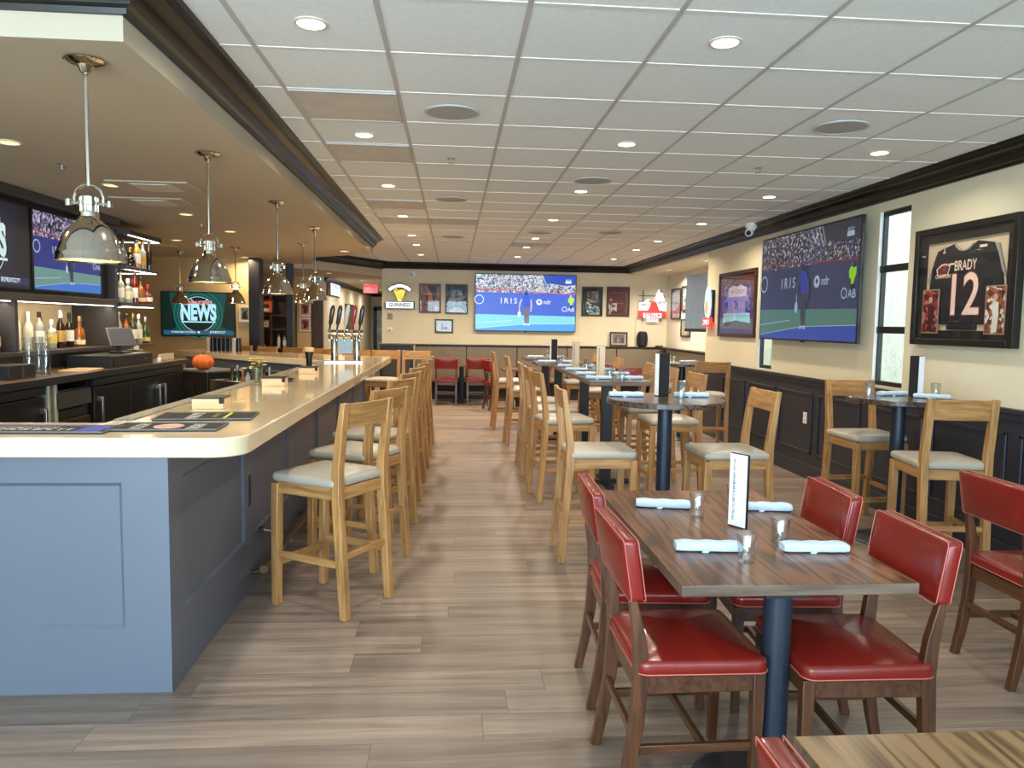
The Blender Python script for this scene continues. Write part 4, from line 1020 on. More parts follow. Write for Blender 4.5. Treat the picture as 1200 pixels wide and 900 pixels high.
for k in range(7):
    q = (k + 1) * .075; lab = 'black cup, %s in the row on the far bar wing' % ORD[k + 1]; p = (-3.72 + q * 1.05, 11.78 - q * .7, TOPZ)
    if k == 5: dup(ca, 'pale cup near the right of the row on the far bar wing', p)
    elif cb is None: cb = cup(lab, p, CUPB)
    else: dup(cb, lab, p)
# ------------------------------------------------------------------ screens
def crowd_mat(name, strength, cols, scale=70):
    if name in MATS: return MATS[name]
    m, nt, b = new_mat(name); N = nt.nodes.new; L = nt.links.new
    tc = N('ShaderNodeTexCoord'); vo = N('ShaderNodeTexVoronoi'); vo.inputs['Scale'].default_value = scale
    L(tc.outputs['Object'], vo.inputs['Vector'])
    sp = N('ShaderNodeSeparateColor'); L(vo.outputs['Color'], sp.inputs[0])
    rp = N('ShaderNodeValToRGB'); rp.color_ramp.interpolation = 'CONSTANT'
    while len(rp.color_ramp.elements) < len(cols): rp.color_ramp.elements.new(.5)
    for i, c in enumerate(cols): rp.color_ramp.elements[i].position = i / len(cols); rp.color_ramp.elements[i].color = c
    L(sp.outputs[0], rp.inputs['Fac'])
    if strength:
        b.inputs['Base Color'].default_value = (.02, .02, .02, 1); b.inputs['Roughness'].default_value = .3
        L(rp.outputs['Color'], b.inputs['Emission Color']); b.inputs['Emission Strength'].default_value = strength
    else:
        L(rp.outputs['Color'], b.inputs['Base Color']); b.inputs['Roughness'].default_value = .4
    MATS[name] = m
    return m
class Art:
    """flat coloured layers on a w x h rectangle, u right and v up from the lower left corner"""
    def __init__(s, w, h, y=0.): s.w, s.h, s.y, s.mb, s.k = w, h, y, MB(), 0
    def P(s, u, v): return ((u - .5) * s.w, s.y - .0004 * s.k, (v - .5) * s.h)
    def poly(s, pts, m): s.k += 1; s.mb.poly([s.P(u, v) for u, v in pts], m); return s
    def rect(s, u0, v0, u1, v1, m): return s.poly([(u0, v0), (u1, v0), (u1, v1), (u0, v1)], m)
    def disc(s, u, v, r, m, rx=1., n=24, a0=0, a1=360):
        return s.poly([(u + r * rx * s.h / s.w * math.cos(R(a0 + (a1 - a0) * i / n)), v + r * math.sin(R(a0 + (a1 - a0) * i / n))) for i in range(n)], m)
    def ring(s, u, v, r, t, m, n=32, a0=0, a1=360, rx=1.):
        s.k += 1; q = s.h / s.w * rx
        for i in range(n):
            a, b_ = R(a0 + (a1 - a0) * i / n), R(a0 + (a1 - a0) * (i + 1) / n)
            s.mb.poly([s.P(u + r_ * q * math.cos(x), v + r_ * math.sin(x)) for r_, x in ((r, a), (r + t, a), (r + t, b_), (r, b_))], m)
        return s
    def line(s, pts, t, m):
        s.k += 1
        for (u0, v0), (u1, v1) in zip(pts, pts[1:]):
            dx, dy = (u1 - u0) * s.w, (v1 - v0) * s.h; l = math.hypot(dx, dy); nx, ny = -dy / l * t * s.h / 2 / s.w, dx / l * t * s.h / 2 / s.h
            s.mb.poly([s.P(u0 + nx, v0 + ny), s.P(u1 + nx, v1 + ny), s.P(u1 - nx, v1 - ny), s.P(u0 - nx, v0 - ny)], m)
        return s
    def text(s, st, u, v, size, m, bold=0., xs=1., rot=0., align='CENTER'):
        s.k += 1; p = s.P(u, v)
        s.mb.text(st, size * s.h, Matrix.Translation(p) @ Matrix.Rotation(R(-rot), 4, 'Y') @ FRONT, m, bold, align, xs); return s
    def marks(s, u0, u1, v, hh, m, seed=1):
        s.k += 1; p = s.P(u0, v)
        glyphs(s.mb, p[0], s.P(u1, v)[0], p[2], hh * s.h, p[1], m, True, seed); return s
def tennis(a):
    """0 wall blue 1 court teal 2 court blue 3 crowd 4 red 5 white 6 player blue 7 dark 8 grey leg 9 lime 10 stand blue 11 skin"""
    a.rect(0, 0, 1, 1, 0); a.rect(0, .68, 1, 1, 3)
    a.poly([(.66, 1), (.7, .78), (.72, .78), (1, .84), (1, 1)], 10)
    a.poly([(.72, .86), (.98, .8), (1, .68), (.68, .68), (.7, .8)], 3)
    for k in range(4): a.line([(.56 + .035 * k, 1), (.6 + .035 * k, .86 - .01 * k)], .008, 5)
    a.poly([(0, .745), (.45, .7), (1, .655), (1, .67), (.45, .716), (0, .765)], 4)
    a.poly([(0, .29), (1, .27), (1, 0), (0, 0)], 1)
    a.poly([(0, 0), (0, .03), (.5, .12), (1, .135), (1, 0)], 2)
    a.line([(0, .135), (.36, .18)], .008, 5); a.line([(0, .035), (.5, .122), (1, .137)], .006, 5)
    a.text('I R I S', .33, .53, .14, 5, .012, .9)
    a.disc(.635, .52, .055, 5); a.disc(.635, .525, .022, 0); a.text('ndr', .715, .52, .11, 5, .01, .9)
    a.ring(.035, .55, .07, .014, 5); a.ring(.89, .4, .035, .012, 5); a.text('AB', .955, .39, .1, 5, .01)
    a.rect(.895, .86, .955, .9, 5); a.marks(.9, .95, .9, .03, 5, 3)
    a.poly([(.93, .52), (.925, .58), (.94, .615), (.965, .6), (.985, .61), (.985, .55), (.97, .5), (.965, .47), (.945, .47), (.945, .51)], 9); a.disc(.952, .63, .022, 11); a.rect(.945, .42, .968, .47, 7)
    # player seen from behind, racket hanging
    a.poly([(.478, .42), (.487, .2), (.495, .13), (.515, .13), (.512, .26), (.52, .13), (.535, .13), (.535, .3), (.545, .43)], 8)
    a.poly([(.472, .44), (.465, .56), (.475, .62), (.5, .635), (.535, .62), (.548, .56), (.545, .43), (.51, .41)], 6)
    a.poly([(.455, .58), (.435, .5), (.43, .42), (.443, .42), (.452, .5), (.468, .56)], 11); a.poly([(.555, .58), (.565, .45), (.555, .34), (.545, .34), (.55, .45), (.545, .55)], 11)
    a.disc(.505, .67, .035, 7); a.poly([(.485, .68), (.49, .72), (.52, .72), (.527, .68)], 6)
    a.disc(.437, .3, .055, 5, .55); a.line([(.438, .35), (.437, .42)], .012, 5)
    a.poly([(.472, .1), (.5, .1), (.515, .13), (.488, .13)], 5); a.poly([(.515, .1), (.545, .1), (.54, .13), (.517, .13)], 5)
def tennis_mats(g):
    e = lambda n, r_, gg, b_: glow('%s_%s' % (n, g), rgb(r_, gg, b_), {'bright': 1.05, 'dim': .62, 'bar': .8}[g])
    if g == 'dim': cols = [(34, 50, 92), (72, 126, 116), (20, 70, 176), None, (120, 40, 60), (170, 190, 205), (26, 50, 160), (18, 20, 34), (44, 50, 66), (150, 220, 20), (26, 32, 60), (80, 74, 80)]
    elif g == 'bar': cols = [(20, 44, 130), (104, 150, 146), (52, 120, 214), None, (150, 40, 90), (190, 205, 214), (16, 30, 90), (14, 18, 36), (24, 40, 52), (150, 210, 30), (26, 36, 90), (120, 120, 130)]
    else: cols = [(52, 92, 206), (126, 214, 222), (70, 160, 230), None, (214, 70, 100), (222, 236, 246), (20, 74, 214), (26, 30, 60), (110, 96, 112), (190, 236, 40), (24, 66, 176), (200, 190, 200)]
    nm = ['wall', 'court', 'apron', None, 'band', 'white', 'shirt', 'dark', 'leg', 'lime', 'stand', 'arm']
    out = [e('screen_' + n, *c) if c else None for n, c in zip(nm, cols)]
    cc = {'bright': [rgb(225, 228, 236), rgb(120, 130, 150), rgb(60, 66, 90), rgb(196, 170, 180), rgb(150, 190, 220), rgb(240, 240, 244), rgb(84, 60, 70)],
          'dim': [rgb(30, 34, 52), rgb(110, 112, 122), rgb(20, 22, 38), rgb(170, 170, 176), rgb(70, 58, 56), rgb(40, 44, 60), rgb(70, 84, 140), rgb(22, 22, 30)], 'bar': [rgb(60, 50, 80), rgb(130, 120, 150), rgb(30, 26, 50), rgb(200, 196, 210), rgb(90, 80, 110), rgb(40, 34, 60), rgb(160, 150, 190)]}[g]
    out[3] = crowd_mat('screen_crowd_' + g, {'bright': .95, 'dim': .7, 'bar': .8}[g], cc, 46)
    return out
def news_mats(g, bg):
    e = lambda n, c, s: glow('news_%s_%s' % (n, g), rgb(*c), s)
    return [e('field', bg, .8), e('dark', [int(v * .45) for v in bg], .8), e('ring', [min(255, int(v * 1.7 + 20)) for v in bg], .8), e('blue_white', (170, 224, 240) if g == 'wall' else (190, 214, 216), 1.1), e('red', (230, 60, 50), 1.0), e('white', (225, 235, 240), 1.0), e('strip', (40, 96, 130) if g == 'wall' else (24, 40, 84), .8)]
def news(a):
    a.rect(0, 0, 1, 1, 0); a.poly([(0, 0), (.2, .2), (.14, .6), (.1, 1), (0, 1)], 1); a.poly([(.82, .2), (1, .1), (1, 1), (.9, 1)], 1)
    for r in (.46, .54): a.ring(.5, .5, r, .012, 2)
    a.disc(.5, .5, .4, 1, n=48); a.ring(.5, .5, .4, .01, 5)
    a.line([(.4, .86), (.46, .75)], .014, 5); a.line([(.64, .86), (.57, .75)], .014, 5)
    a.text('BREAKING', .505, .755, .13, 5, .045, 1.02); a.text('BREAKING', .505, .755, .13, 4, .012, 1.02)
    a.text('NEWS', .505, .525, .5, 3, .05, .58)
    a.rect(.27, .305, .74, .335, 3)
    a.rect(.02, .03, .98, .12, 6); a.marks(.13, .46, .06, .04, 5, 21); a.marks(.66, .88, .06, .05, 5, 22); a.rect(.49, .06, .52, .1, 5)
def tv(label, w, h, loc, rot, content, mats, bez=.014, depth=.05, mount=.04):
    t = thing('television', label, 'television', loc, rot)
    build('casing', MB().box(-w / 2, w / 2, 0, depth, -h / 2, h / 2), BLACK, t, bevel=.004)
    fr = MB(); b2 = bez
    fr.box(-w / 2, -w / 2 + b2, -.006, 0, -h / 2, h / 2).box(w / 2 - b2, w / 2, -.006, 0, -h / 2, h / 2).box(-w / 2 + b2, w / 2 - b2, -.006, 0, -h / 2, -h / 2 + b2 * 1.3).box(-w / 2 + b2, w / 2 - b2, -.006, 0, h / 2 - b2, h / 2)
    build('bezel', fr, BLACK, t, bevel=.002, segs=1)
    a = Art(w - 2 * b2, h - 2 * b2, -.0008); content(a)
    build('screen', a.mb, mats, t, smooth=0, flat=True)
    build('wall_mount', MB().box(-.2, .2, depth, depth + mount, -.18, .18), BLACKM, t, bevel=.003)
    build('sensor', MB().box(-.03, .03, -.004, .02, -h / 2 - .012, -h / 2), BLACKM, t)
    return t
tv('huge television on the back wall showing a bright tennis match', 2.15, 1.205, (1.52, YB - .09, 2.02), 0, tennis, tennis_mats('bright'))
tv('large television on the window wall showing a tennis match', 2.16, 1.16, (XR - .11, 7.625, 2.025), -90, tennis, tennis_mats('dim'), depth=.032, mount=.078)
tv('television over the back bar showing tennis behind the nearest pendant', 1.22, .69, (-3.52, 7.25, 2.14), 90, tennis, tennis_mats('bar'), depth=.03, mount=.02)
tv('dark news television at the left edge over the back bar', 1.22, .69, (-3.52, 5.99, 2.14), 90, news, news_mats('bar', (12, 22, 44)), depth=.03, mount=.02)
tv('teal breaking news television on the tan wall beyond the bar', 1.2, .74, (-4.24, 12.92, 1.655), 0, news, news_mats('wall', (12, 78, 72)))
t = thing('television', 'grey backed flat television hung in the alcove beside the red sign', 'television', (3.86, 11.72, 1.955), -88)
build('casing', MB().box(-.55, .55, 0, .05, -.46, .46), plain('screen_off_grey', rgb(120, 134, 142), .25), t, bevel=.004)
build('lower_strip', MB().box(-.55, .55, -.006, 0, -.46, -.41), BLACKM, t)
build('wall_arm', MB().box(-.05, .05, .05, .737, -.05, .05), BLACK, t)
# ------------------------------------------------------------------ framed pictures
def printm(name, cols, scale=16): return crowd_mat('print_' + name, 0, [rgb(*c) for c in cols], scale)
def picture(label, w, h, loc, rot, frame, matc, art, mats, fw=.03, border=.0, group=None, cat='picture', name='framed_picture', glazed=True, tilt=0):
    t = thing(name, label, cat, loc, rot, group)
    if tilt: t.rotation_euler = (R(tilt), 0, R(rot))
    f = MB(); d = .028
    f.box(-w / 2, -w / 2 + fw, -d, 0, -h / 2, h / 2).box(w / 2 - fw, w / 2, -d, 0, -h / 2, h / 2).box(-w / 2 + fw, w / 2 - fw, -d, 0, -h / 2, -h / 2 + fw).box(-w / 2 + fw, w / 2 - fw, -d, 0, h / 2 - fw, h / 2)
    build('frame', f, frame, t, bevel=.003)
    build('mat_board', MB().box(-w / 2 + fw, w / 2 - fw, -.008, -.001, -h / 2 + fw, h / 2 - fw), matc, t, smooth=0)
    iw, ih = w - 2 * fw - 2 * border, h - 2 * fw - 2 * border
    a = Art(iw, ih, -.0085); art(a); build('print', a.mb, mats, t, smooth=0, flat=True)
    if glazed: build('glazing', MB().box(-w / 2 + fw, w / 2 - fw, -.02, -.018, -h / 2 + fw, h / 2 - fw), PANE, t, smooth=0)
    return t
FBLK = plain('frame_black', rgb(20, 18, 18), .35); FBRN = plain('frame_brown', rgb(54, 26, 20), .35); FWHT = plain('frame_white', rgb(228, 220, 206), .5)
PW = plain('print_white', rgb(160, 156, 148), .6); PB = plain('print_black', rgb(26, 24, 26), .6); PR = plain('print_rust', rgb(120, 54, 36), .6); PG = plain('print_grey', rgb(120, 118, 118), .6); PSK = plain('print_tan', rgb(178, 120, 84), .6); PMR = plain('print_maroon', rgb(86, 26, 34), .6); POR = plain('print_orange', rgb(196, 90, 40), .6); PBL = plain('print_blue', rgb(60, 80, 150), .6); PLB = plain('print_sky', rgb(160, 220, 236), .6)
yb = YB - .002
def art_rust(a):
    a.rect(0, 0, 1, 1, 0); a.rect(.28, .3, .8, .95, 1); a.poly([(.2, .95), (.3, .97), (.55, .72), (.6, .5), (.48, .48), (.42, .68)], 2); a.poly([(.42, .68), (.6, .68), (.64, .4), (.4, .42)], 3)
    a.rect(.2, .22, .7, .36, 1); a.marks(.28, .66, .26, .07, 4, 31); a.poly([(.72, .02), (.98, .06), (.92, .2), (.72, .22)], 4); a.rect(.9, .55, .97, .93, 2); a.rect(.12, .05, .66, .15, 5)
picture('framed rust brown sports poster left of the big back screen', .46, .61, (-.5, yb, 2.085), 0, FBLK, PB, art_rust, [PR, PB, PSK, POR, PW, printm('rust', [(120, 60, 40), (70, 34, 26), (160, 90, 60)])])
def art_player(a):
    a.rect(0, 0, 1, 1, 0); a.rect(.2, .22, .8, .88, 1); a.rect(.28, .3, .74, .82, 2); a.poly([(.4, .3), (.44, .6), (.5, .7), (.58, .6), (.62, .3)], 3); a.disc(.5, .74, .05, 3)
    a.poly([(.06, .36), (.9, .52), (.94, .62), (.1, .46)], 4); a.marks(.12, .8, .44, .08, 5, 33); a.poly([(.1, .0), (.16, .1), (.4, .2), (.62, .2), (.84, .1), (.94, 0)], 5); a.line([(.2, .92), (.5, .94)], .02, 4)
picture('framed black and navy player print beside the big back screen', .475, .625, (.06, yb, 2.08), 0, FBLK, PB, art_player, [PB, PBL, printm('stadium', [(70, 70, 80), (110, 108, 112), (40, 40, 50), (150, 146, 146)]), PB, PG, PW])
def art_small(a):
    a.rect(0, 0, 1, 1, 0); a.poly([(.32, .2), (.36, .85), (.44, .6), (.42, .3), (.7, .28), (.78, .4), (.56, .46), (.7, .18)], 1); a.line([(.2, .22), (.8, .22), (.86, .1)], .04, 1); a.marks(.25, .75, .86, .06, 2, 35)
picture('small framed white drawing below the two posters on the back wall', .385, .29, (-.2, yb, 1.508), 0, FBRN, PW, art_small, [PW, PB, PG])
def art_action(a):
    a.rect(0, 0, 1, 1, 0); a.rect(.22, .45, .84, .88, 1); a.poly([(.2, .55), (.7, .44), (.66, .5), (.24, .6)], 2); a.poly([(.12, .5), (.2, .12), (.4, .02), (.92, .03), (.9, .26), (.66, .36), (.5, .3), (.3, .46)], 3); a.disc(.42, .36, .05, 2); a.poly([(.3, .05), (.34, .0), (.9, .0), (.86, .08)], 2)
picture('framed dark photo of a diving player right of the big back screen', .455, .625, (2.957, yb, 2.08), 0, FBLK, PB, art_action, [PB, printm('grey_figures', [(90, 86, 82), (50, 48, 48), (130, 126, 120)]), PW, printm('white_kit', [(150, 170, 180), (226, 230, 232), (80, 130, 150), (40, 60, 80)], 26)])
def art_maroon(a):
    a.rect(0, 0, 1, 1, 0); a.rect(.34, .45, .74, .88, 1); a.rect(.3, .43, .78, .45, 2); a.rect(.54, .14, .8, .38, 1); a.rect(.05, .14, .44, .44, 3); a.disc(.14, .56, .045, 4); a.poly([(.05, .04), (.14, .04), (.2, .3), (.1, .3)], 4); a.rect(.9, .1, .93, .85, 2); a.rect(.08, .82, .9, .84, 2)
picture('framed maroon collage picture beside the lit red sign', .5, .635, (3.52, yb, 2.085), 0, FBRN, PMR, art_maroon, [PMR, printm('maroon', [(70, 20, 28), (120, 50, 56), (44, 16, 22)]), PG, printm('player_grey', [(150, 146, 150), (90, 60, 66), (196, 192, 192)]), PW])
def art_team(a): a.rect(0, 0, 1, 1, 0); a.rect(.12, .14, .88, .88, 1); a.rect(.4, .2, .55, .7, 2)
picture('small framed team photograph standing on the banquette ledge', .385, .305, (3.54, YB - .06, 1.282), 0, FBRN, PW, art_team, [PW, printm('team', [(90, 80, 96), (60, 54, 66), (120, 108, 84), (104, 96, 70)], 30), PG], tilt=-4)
# purple framed jersey
def art_jersey24(a):
    a.rect(0, 0, 1, 1, 0); a.rect(.04, .1, .96, .9, 1)
    a.poly([(.2, .3), (.2, .6), (.1, .55), (.22, .86), (.38, .92), (.5, .88), (.62, .92), (.82, .84), (.92, .5), (.8, .58), (.8, .3)], 2)
    a.poly([(.2, .66), (.22, .86), (.38, .92), (.5, .88), (.62, .92), (.82, .84), (.8, .66)], 3); a.marks(.3, .72, .72, .09, 4, 41)
    a.text('24', .5, .47, .26, 5, .02, .9); a.poly([(.02, .08), (.06, .3), (.94, .3), (.98, .08), (.5, .14)], 6); a.poly([(.0, .0), (.02, .07), (.5, .13), (.98, .07), (1, 0)], 0); a.line([(.06, .24), (.94, .24)], .012, 4)
PPU = plain('print_violet', rgb(150, 136, 196), .6); PDV = plain('print_deep_violet', rgb(40, 34, 96), .6); PLV = plain('print_lilac', rgb(214, 204, 226), .6)
picture('deep brown framed purple and gold jersey picture on the window wall', 1.3, .87, (XR - .005, 9.74, 1.885), -90, FBRN, plain('mat_mahogany', rgb(96, 36, 30), .5), art_jersey24, [plain('mat_mahogany', rgb(96, 36, 30), .5), printm('arena', [(34, 26, 76), (70, 60, 150), (130, 120, 190), (20, 16, 46)], 30), PPU, PLV, PW, PDV, PLB], fw=.05, border=.085)
# alcove frames
def art_grid(a): a.rect(0, 0, 1, 1, 0); a.rect(.2, .1, .8, .9, 1)
picture('tall framed print on the alcove side wall, left one', .66, .63, (4.597, 15.3, 2.04), -90, FBLK, PW, art_grid, [PW, printm('pinkish', [(150, 110, 110), (190, 160, 150), (110, 90, 92)])], group='alcove frames')
picture('framed green and white poster on the alcove side wall', .5, .5, (4.597, 14.65, 2.13), -90, FBLK, PW, art_grid, [PW, printm('green', [(60, 140, 130), (220, 226, 220), (30, 70, 70)])], group='alcove frames')
picture('low framed page on the alcove side wall below the poster', .6, .36, (4.597, 14.6, 1.55), -90, FBRN, PW, art_grid, [PW, printm('page', [(180, 170, 150), (150, 130, 110), (206, 196, 178)])], group='alcove frames')
# ------------------------------------------------------------------ the framed football jersey
t = thing('framed_jersey', 'large black framed dark football jersey number 12 on the right wall', 'framed jersey', (XR - .003, 5.27, 1.915), -90)
W_, H_ = 1.12, .9
f = MB(); fw = .05; d = .06
f.box(-W_ / 2, -W_ / 2 + fw, -d, 0, -H_ / 2, H_ / 2).box(W_ / 2 - fw, W_ / 2, -d, 0, -H_ / 2, H_ / 2).box(-W_ / 2 + fw, W_ / 2 - fw, -d, 0, -H_ / 2, -H_ / 2 + fw).box(-W_ / 2 + fw, W_ / 2 - fw, -d, 0, H_ / 2 - fw, H_ / 2)
build('frame', f, FBLK, t, bevel=.004)
f = MB(); g = .115
f.box(-W_ / 2 + fw, -W_ / 2 + g, -.035, -.01, -H_ / 2 + fw, H_ / 2 - fw).box(W_ / 2 - g, W_ / 2 - fw, -.035, -.01, -H_ / 2 + fw, H_ / 2 - fw).box(-W_ / 2 + g, W_ / 2 - g, -.035, -.01, -H_ / 2 + fw, -H_ / 2 + g).box(-W_ / 2 + g, W_ / 2 - g, -.035, -.01, H_ / 2 - g, H_ / 2 - fw)
build('dark_mat', f, plain('mat_near_black', rgb(13, 13, 17), .6), t, smooth=0)
build('backing', MB().box(-W_ / 2 + g - .01, W_ / 2 - g + .01, -.012, -.004, -H_ / 2 + g - .01, H_ / 2 - g + .01), plain('backing_cream', rgb(206, 188, 156), .7), t, smooth=0)
jm = MB()
J = [(-.1, .295), (-.13, .31), (-.31, .27), (-.35, .19), (-.37, .13), (-.39, .0), (-.41, -.12), (-.42, -.24), (-.28, -.27), (-.24, -.29), (.24, -.29), (.3, -.27), (.42, -.24), (.41, -.05), (.385, .08), (.35, .18), (.3, .28), (.13, .31), (.1, .295), (.05, .262), (0, .252), (-.05, .262)]
jm.prism(J, -.028, -.012, 'XZ'); jm.box(-.16, .16, -.03, -.012, -.33, -.29)
JB = plain('jersey_cloth', rgb(20, 22, 30), .8, bump=.3, vscale=30)
jo = build('jersey', jm, JB, t, bevel=.006)
sl = MB(); sl.prism([(-.39, 0), (-.35, .19), (-.33, .24), (-.42, .05)], -.024, -.012, 'XZ'); sl.prism([(.385, .08), (.3, .28), (.34, .27), (.43, .02)], -.024, -.012, 'XZ')
build('sleeve', sl, plain('sleeve_grey', rgb(150, 146, 140), .8), jo)
build('collar', MB().tube([(-.1, -.03, .295), (-.05, -.032, .26), (0, -.032, .25), (.05, -.032, .26), (.1, -.03, .295)], .008, 8), plain('collar_grey', rgb(150, 148, 150), .7), jo)
a = Art(1, 1, -.0286)
a.text('BRADY', .515, .64, .105, 0, .012, .72)
a.text('12', .5, .415, .43, 1, .034, .9); a.text('12', .5, .415, .43, 2, .012, .9)
a.text('2', .27, .77, .07, 1, .05, 1, 8); a.text('2', .27, .77, .07, 2, .01, 1, 8); a.text('1', .7, .765, .1, 2, .04, 1, 90)
a.poly([(.19, .63), (.25, .665), (.3, .67), (.355, .65), (.33, .58), (.21, .57)], 0); a.poly([(.205, .628), (.255, .655), (.3, .66), (.345, .645), (.322, .587), (.22, .577)], 1); a.poly([(.265, .61), (.28, .65), (.3, .65), (.31, .61)], 3)
a.text('CHAMPION', .275, .573, .042, 0, .03, .8); a.line([(.34, .66), (.4, .66)], .012, 0)
build('lettering', a.mb, [plain('letter_cream', rgb(226, 206, 180), .6), plain('letter_maroon', rgb(110, 36, 40), .6), plain('letter_pale', rgb(232, 206, 190), .6), plain('patch_grey', rgb(96, 80, 80), .6)], jo, smooth=0, flat=True)
for s, (cx, nm, cols) in enumerate([(-.345, 'crimson', [(150, 40, 40), (90, 24, 26), (190, 120, 110), (60, 30, 34)]), (.36, 'stands', [(160, 90, 60), (110, 60, 44), (220, 214, 206), (80, 50, 40)])]):
    ph = build('inset_photo', MB().box(cx - .1, cx + .1, -.04, -.034, -.36, -.02), plain('inset_border', rgb(160, 130, 110), .5), t, bevel=.002)
    a = Art(.18, .32, -.0405); a.rect(0, 0, 1, 1, 0); a.poly([(.35, .02), (.4, .4), (.3, .62), (.45, .7), (.7, .66), (.72, .4), (.66, .02)], 1); a.disc(.52, .78, .07, 2)
    o = build('photo_print', a.mb, [printm(nm, cols, 40), plain('kit_%s' % nm, rgb(70, 24, 30) if s == 0 else rgb(220, 216, 208), .6), plain('helmet', rgb(200, 170, 140), .6)], ph, smooth=0, flat=True); o.location = (cx, 0, -.19)
build('glazing', MB().box(-W_ / 2 + fw, W_ / 2 - fw, -.05, -.048, -H_ / 2 + fw, H_ / 2 - fw), PANE, t, smooth=0)
# ------------------------------------------------------------------ lit signs
NW = glow('sign_white', (.92, .98, 1, 1), 1.25); NY = glow('sign_yellow', rgb(240, 200, 40), 1.5); NR = glow('sign_red', (1, .04, .03, 1), 1.4); NI = plain('sign_outline', rgb(22, 26, 48), .6); NO = glow('sign_orange', (1, .42, .12, 1), 1.2); NB = glow('sign_ice_blue', (.7, .92, 1, 1), 1.1)
t = thing('lit_sign', 'glowing harp sign with curved banner and name plate on the back wall', 'lit sign', (-1.13, YB - .05, 2.13))
def band(r0, r1, a0, a1, n=20): return [(r1 * math.cos(R(a0 + (a1 - a0) * i / n)), r1 * math.sin(R(a0 + (a1 - a0) * i / n))) for i in range(n + 1)] + [(r0 * math.cos(R(a1 - (a1 - a0) * i / n)), r0 * math.sin(R(a1 - (a1 - a0) * i / n))) for i in range(n + 1)]
up = lambda pts, dz: [(x, z + dz) for x, z in pts]
build('banner_edge', MB().prism(up(band(.245, .345, 40, 140), -.09), -.004, .02, 'XZ'), NI, t)
build('banner', MB().prism(up(band(.26, .33, 42, 138), -.09), -.01, .01, 'XZ'), NW, t)
a = Art(1, 1, -.0105); a.marks(.36, .45, .69, .04, 0, 51); a.marks(.47, .54, .725, .04, 0, 52); a.marks(.57, .65, .69, .04, 0, 53); build('banner_print', a.mb, [NI], t, smooth=0, flat=True)
HP = [(-.125, .12), (-.08, .14), (-.02, .12), (.05, .125), (.105, .135), (.12, .1), (.115, .05), (.085, -.04), (.04, -.12), (-.035, -.12), (-.08, .0), (-.115, .08)]
build('harp_edge', MB().prism([(x * 1.12, z * 1.08) for x, z in HP], -.002, .02, 'XZ'), NI, t)
hp = build('harp', MB().prism(HP, -.012, .01, 'XZ'), NY, t)
a = Art(1, 1, -.0125)
for k in range(5): a.line([(.4 + .035 * k, .62), (.47 + .018 * k, .43)], .006, 0)
a.line([(.38, .62), (.44, .6), (.52, .63), (.6, .62), (.6, .52), (.53, .4)], .014, 0); build('strings', a.mb, [plain('harp_line', rgb(150, 110, 20), .5)], hp, smooth=0, flat=True)
build('plate_edge', MB().prism([(x * 1.04, z * 1.0) for x, z in [(-.3, -.275), (.3, -.275), (.3, -.12), (-.25, -.12), (-.3, -.15)]], -.004, .02, 'XZ'), NI, t)
build('name_plate', MB().box(-.285, .285, -.012, .01, -.262, -.135), NW, t)
a = Art(1, 1, -.0126); a.text('GUINNESS', .5, .302, .112, 0, .03, .86); build('name', a.mb, [NI], t, smooth=0, flat=True)
build('cable', MB().tube([(0, .03, -.27), (0, .04, -.6), (.01, .04, -.98)], .006, 6), WHITEP, t)
t = thing('lit_sign', 'red and white lit sign with skyline shapes on a black wire frame', 'lit sign', (4.25, YB - .1, 2.0))
fr = MB()
for x in (-.2, .2): fr.tube([(x, .02, -.34), (x, .02, .34)], .01, 8)
for z in (.22, .1, -.16, -.24): fr.tube([(-.3, .02, z), (.3, .02, z)], .007, 8)
build('wire_frame', fr, BLACK, t)
build('white_shape', MB().prism([(-.29, -.1), (-.29, .07), (-.16, .1), (-.1, .16), (-.07, .08), (-.03, -.08)], -.012, .01, 'XZ').prism([(.06, -.08), (.04, .14), (.1, .3), (.13, .36), (.16, .28), (.2, .3), (.23, .22), (.27, .1), (.3, .08), (.3, -.1)], -.012, .01, 'XZ'), NW, t)
build('red_crest', MB().prism([(-.3, -.22), (-.3, -.1), (-.1, -.1), (-.02, .08), (.03, .1), (.08, .08), (.15, -.1), (.3, -.12), (.32, -.2), (.2, -.24), (-.2, -.24)], -.018, -.002, 'XZ'), NR, t)
build('name_plate', MB().box(-.2, .2, -.026, -.012, -.25, -.15).box(-.12, .12, -.026, -.012, -.325, -.27), NW, t)
a = Art(1, 1, -.0265); a.text('STELLA', .5, .3, .1, 0, .03, 1.05); a.text('ARTOIS', .5, .203, .045, 1, .02, 1.1); a.marks(.25, .38, .5, .05, 1, 61); a.marks(.6, .75, .55, .05, 1, 62)
build('name', a.mb, [plain('sign_red_ink', rgb(196, 20, 24), .5), NI], t, smooth=0, flat=True)
build('cable', MB().tube([(-.3, .06, -.2), (-.34, .07, -.25), (-.34, .08, -.86)], .006, 6), WHITEP, t)
t = thing('lit_sign', 'narrow lit sign of white and orange flame over a red box', 'lit sign', (XR - .06, 10.74, 1.87), -90)
build('bracket', MB().box(-.13, .13, .02, .055, -.22, .24), BLACK, t)
build('flame_white', MB().prism([(0, .3), (.08, .2), (.11, .02), (.07, -.12), (0, -.16), (-.07, -.12), (-.11, .02), (-.08, .2)], -.014, .02, 'XZ'), NB, t)
build('flame_core', MB().prism([(0, .1), (.05, .04), (.055, -.06), (0, -.13), (-.055, -.06), (-.05, .04)], -.02, -.013, 'XZ'), NO, t)
rb = build('red_box', MB().box(-.15, .15, -.02, .03, -.29, -.16), NR, t, bevel=.004)
a = Art(1, 1, -.0205); a.marks(.38, .64, .24, .07, 0, 71); build('lettering', a.mb, [NW], rb, smooth=0, flat=True)
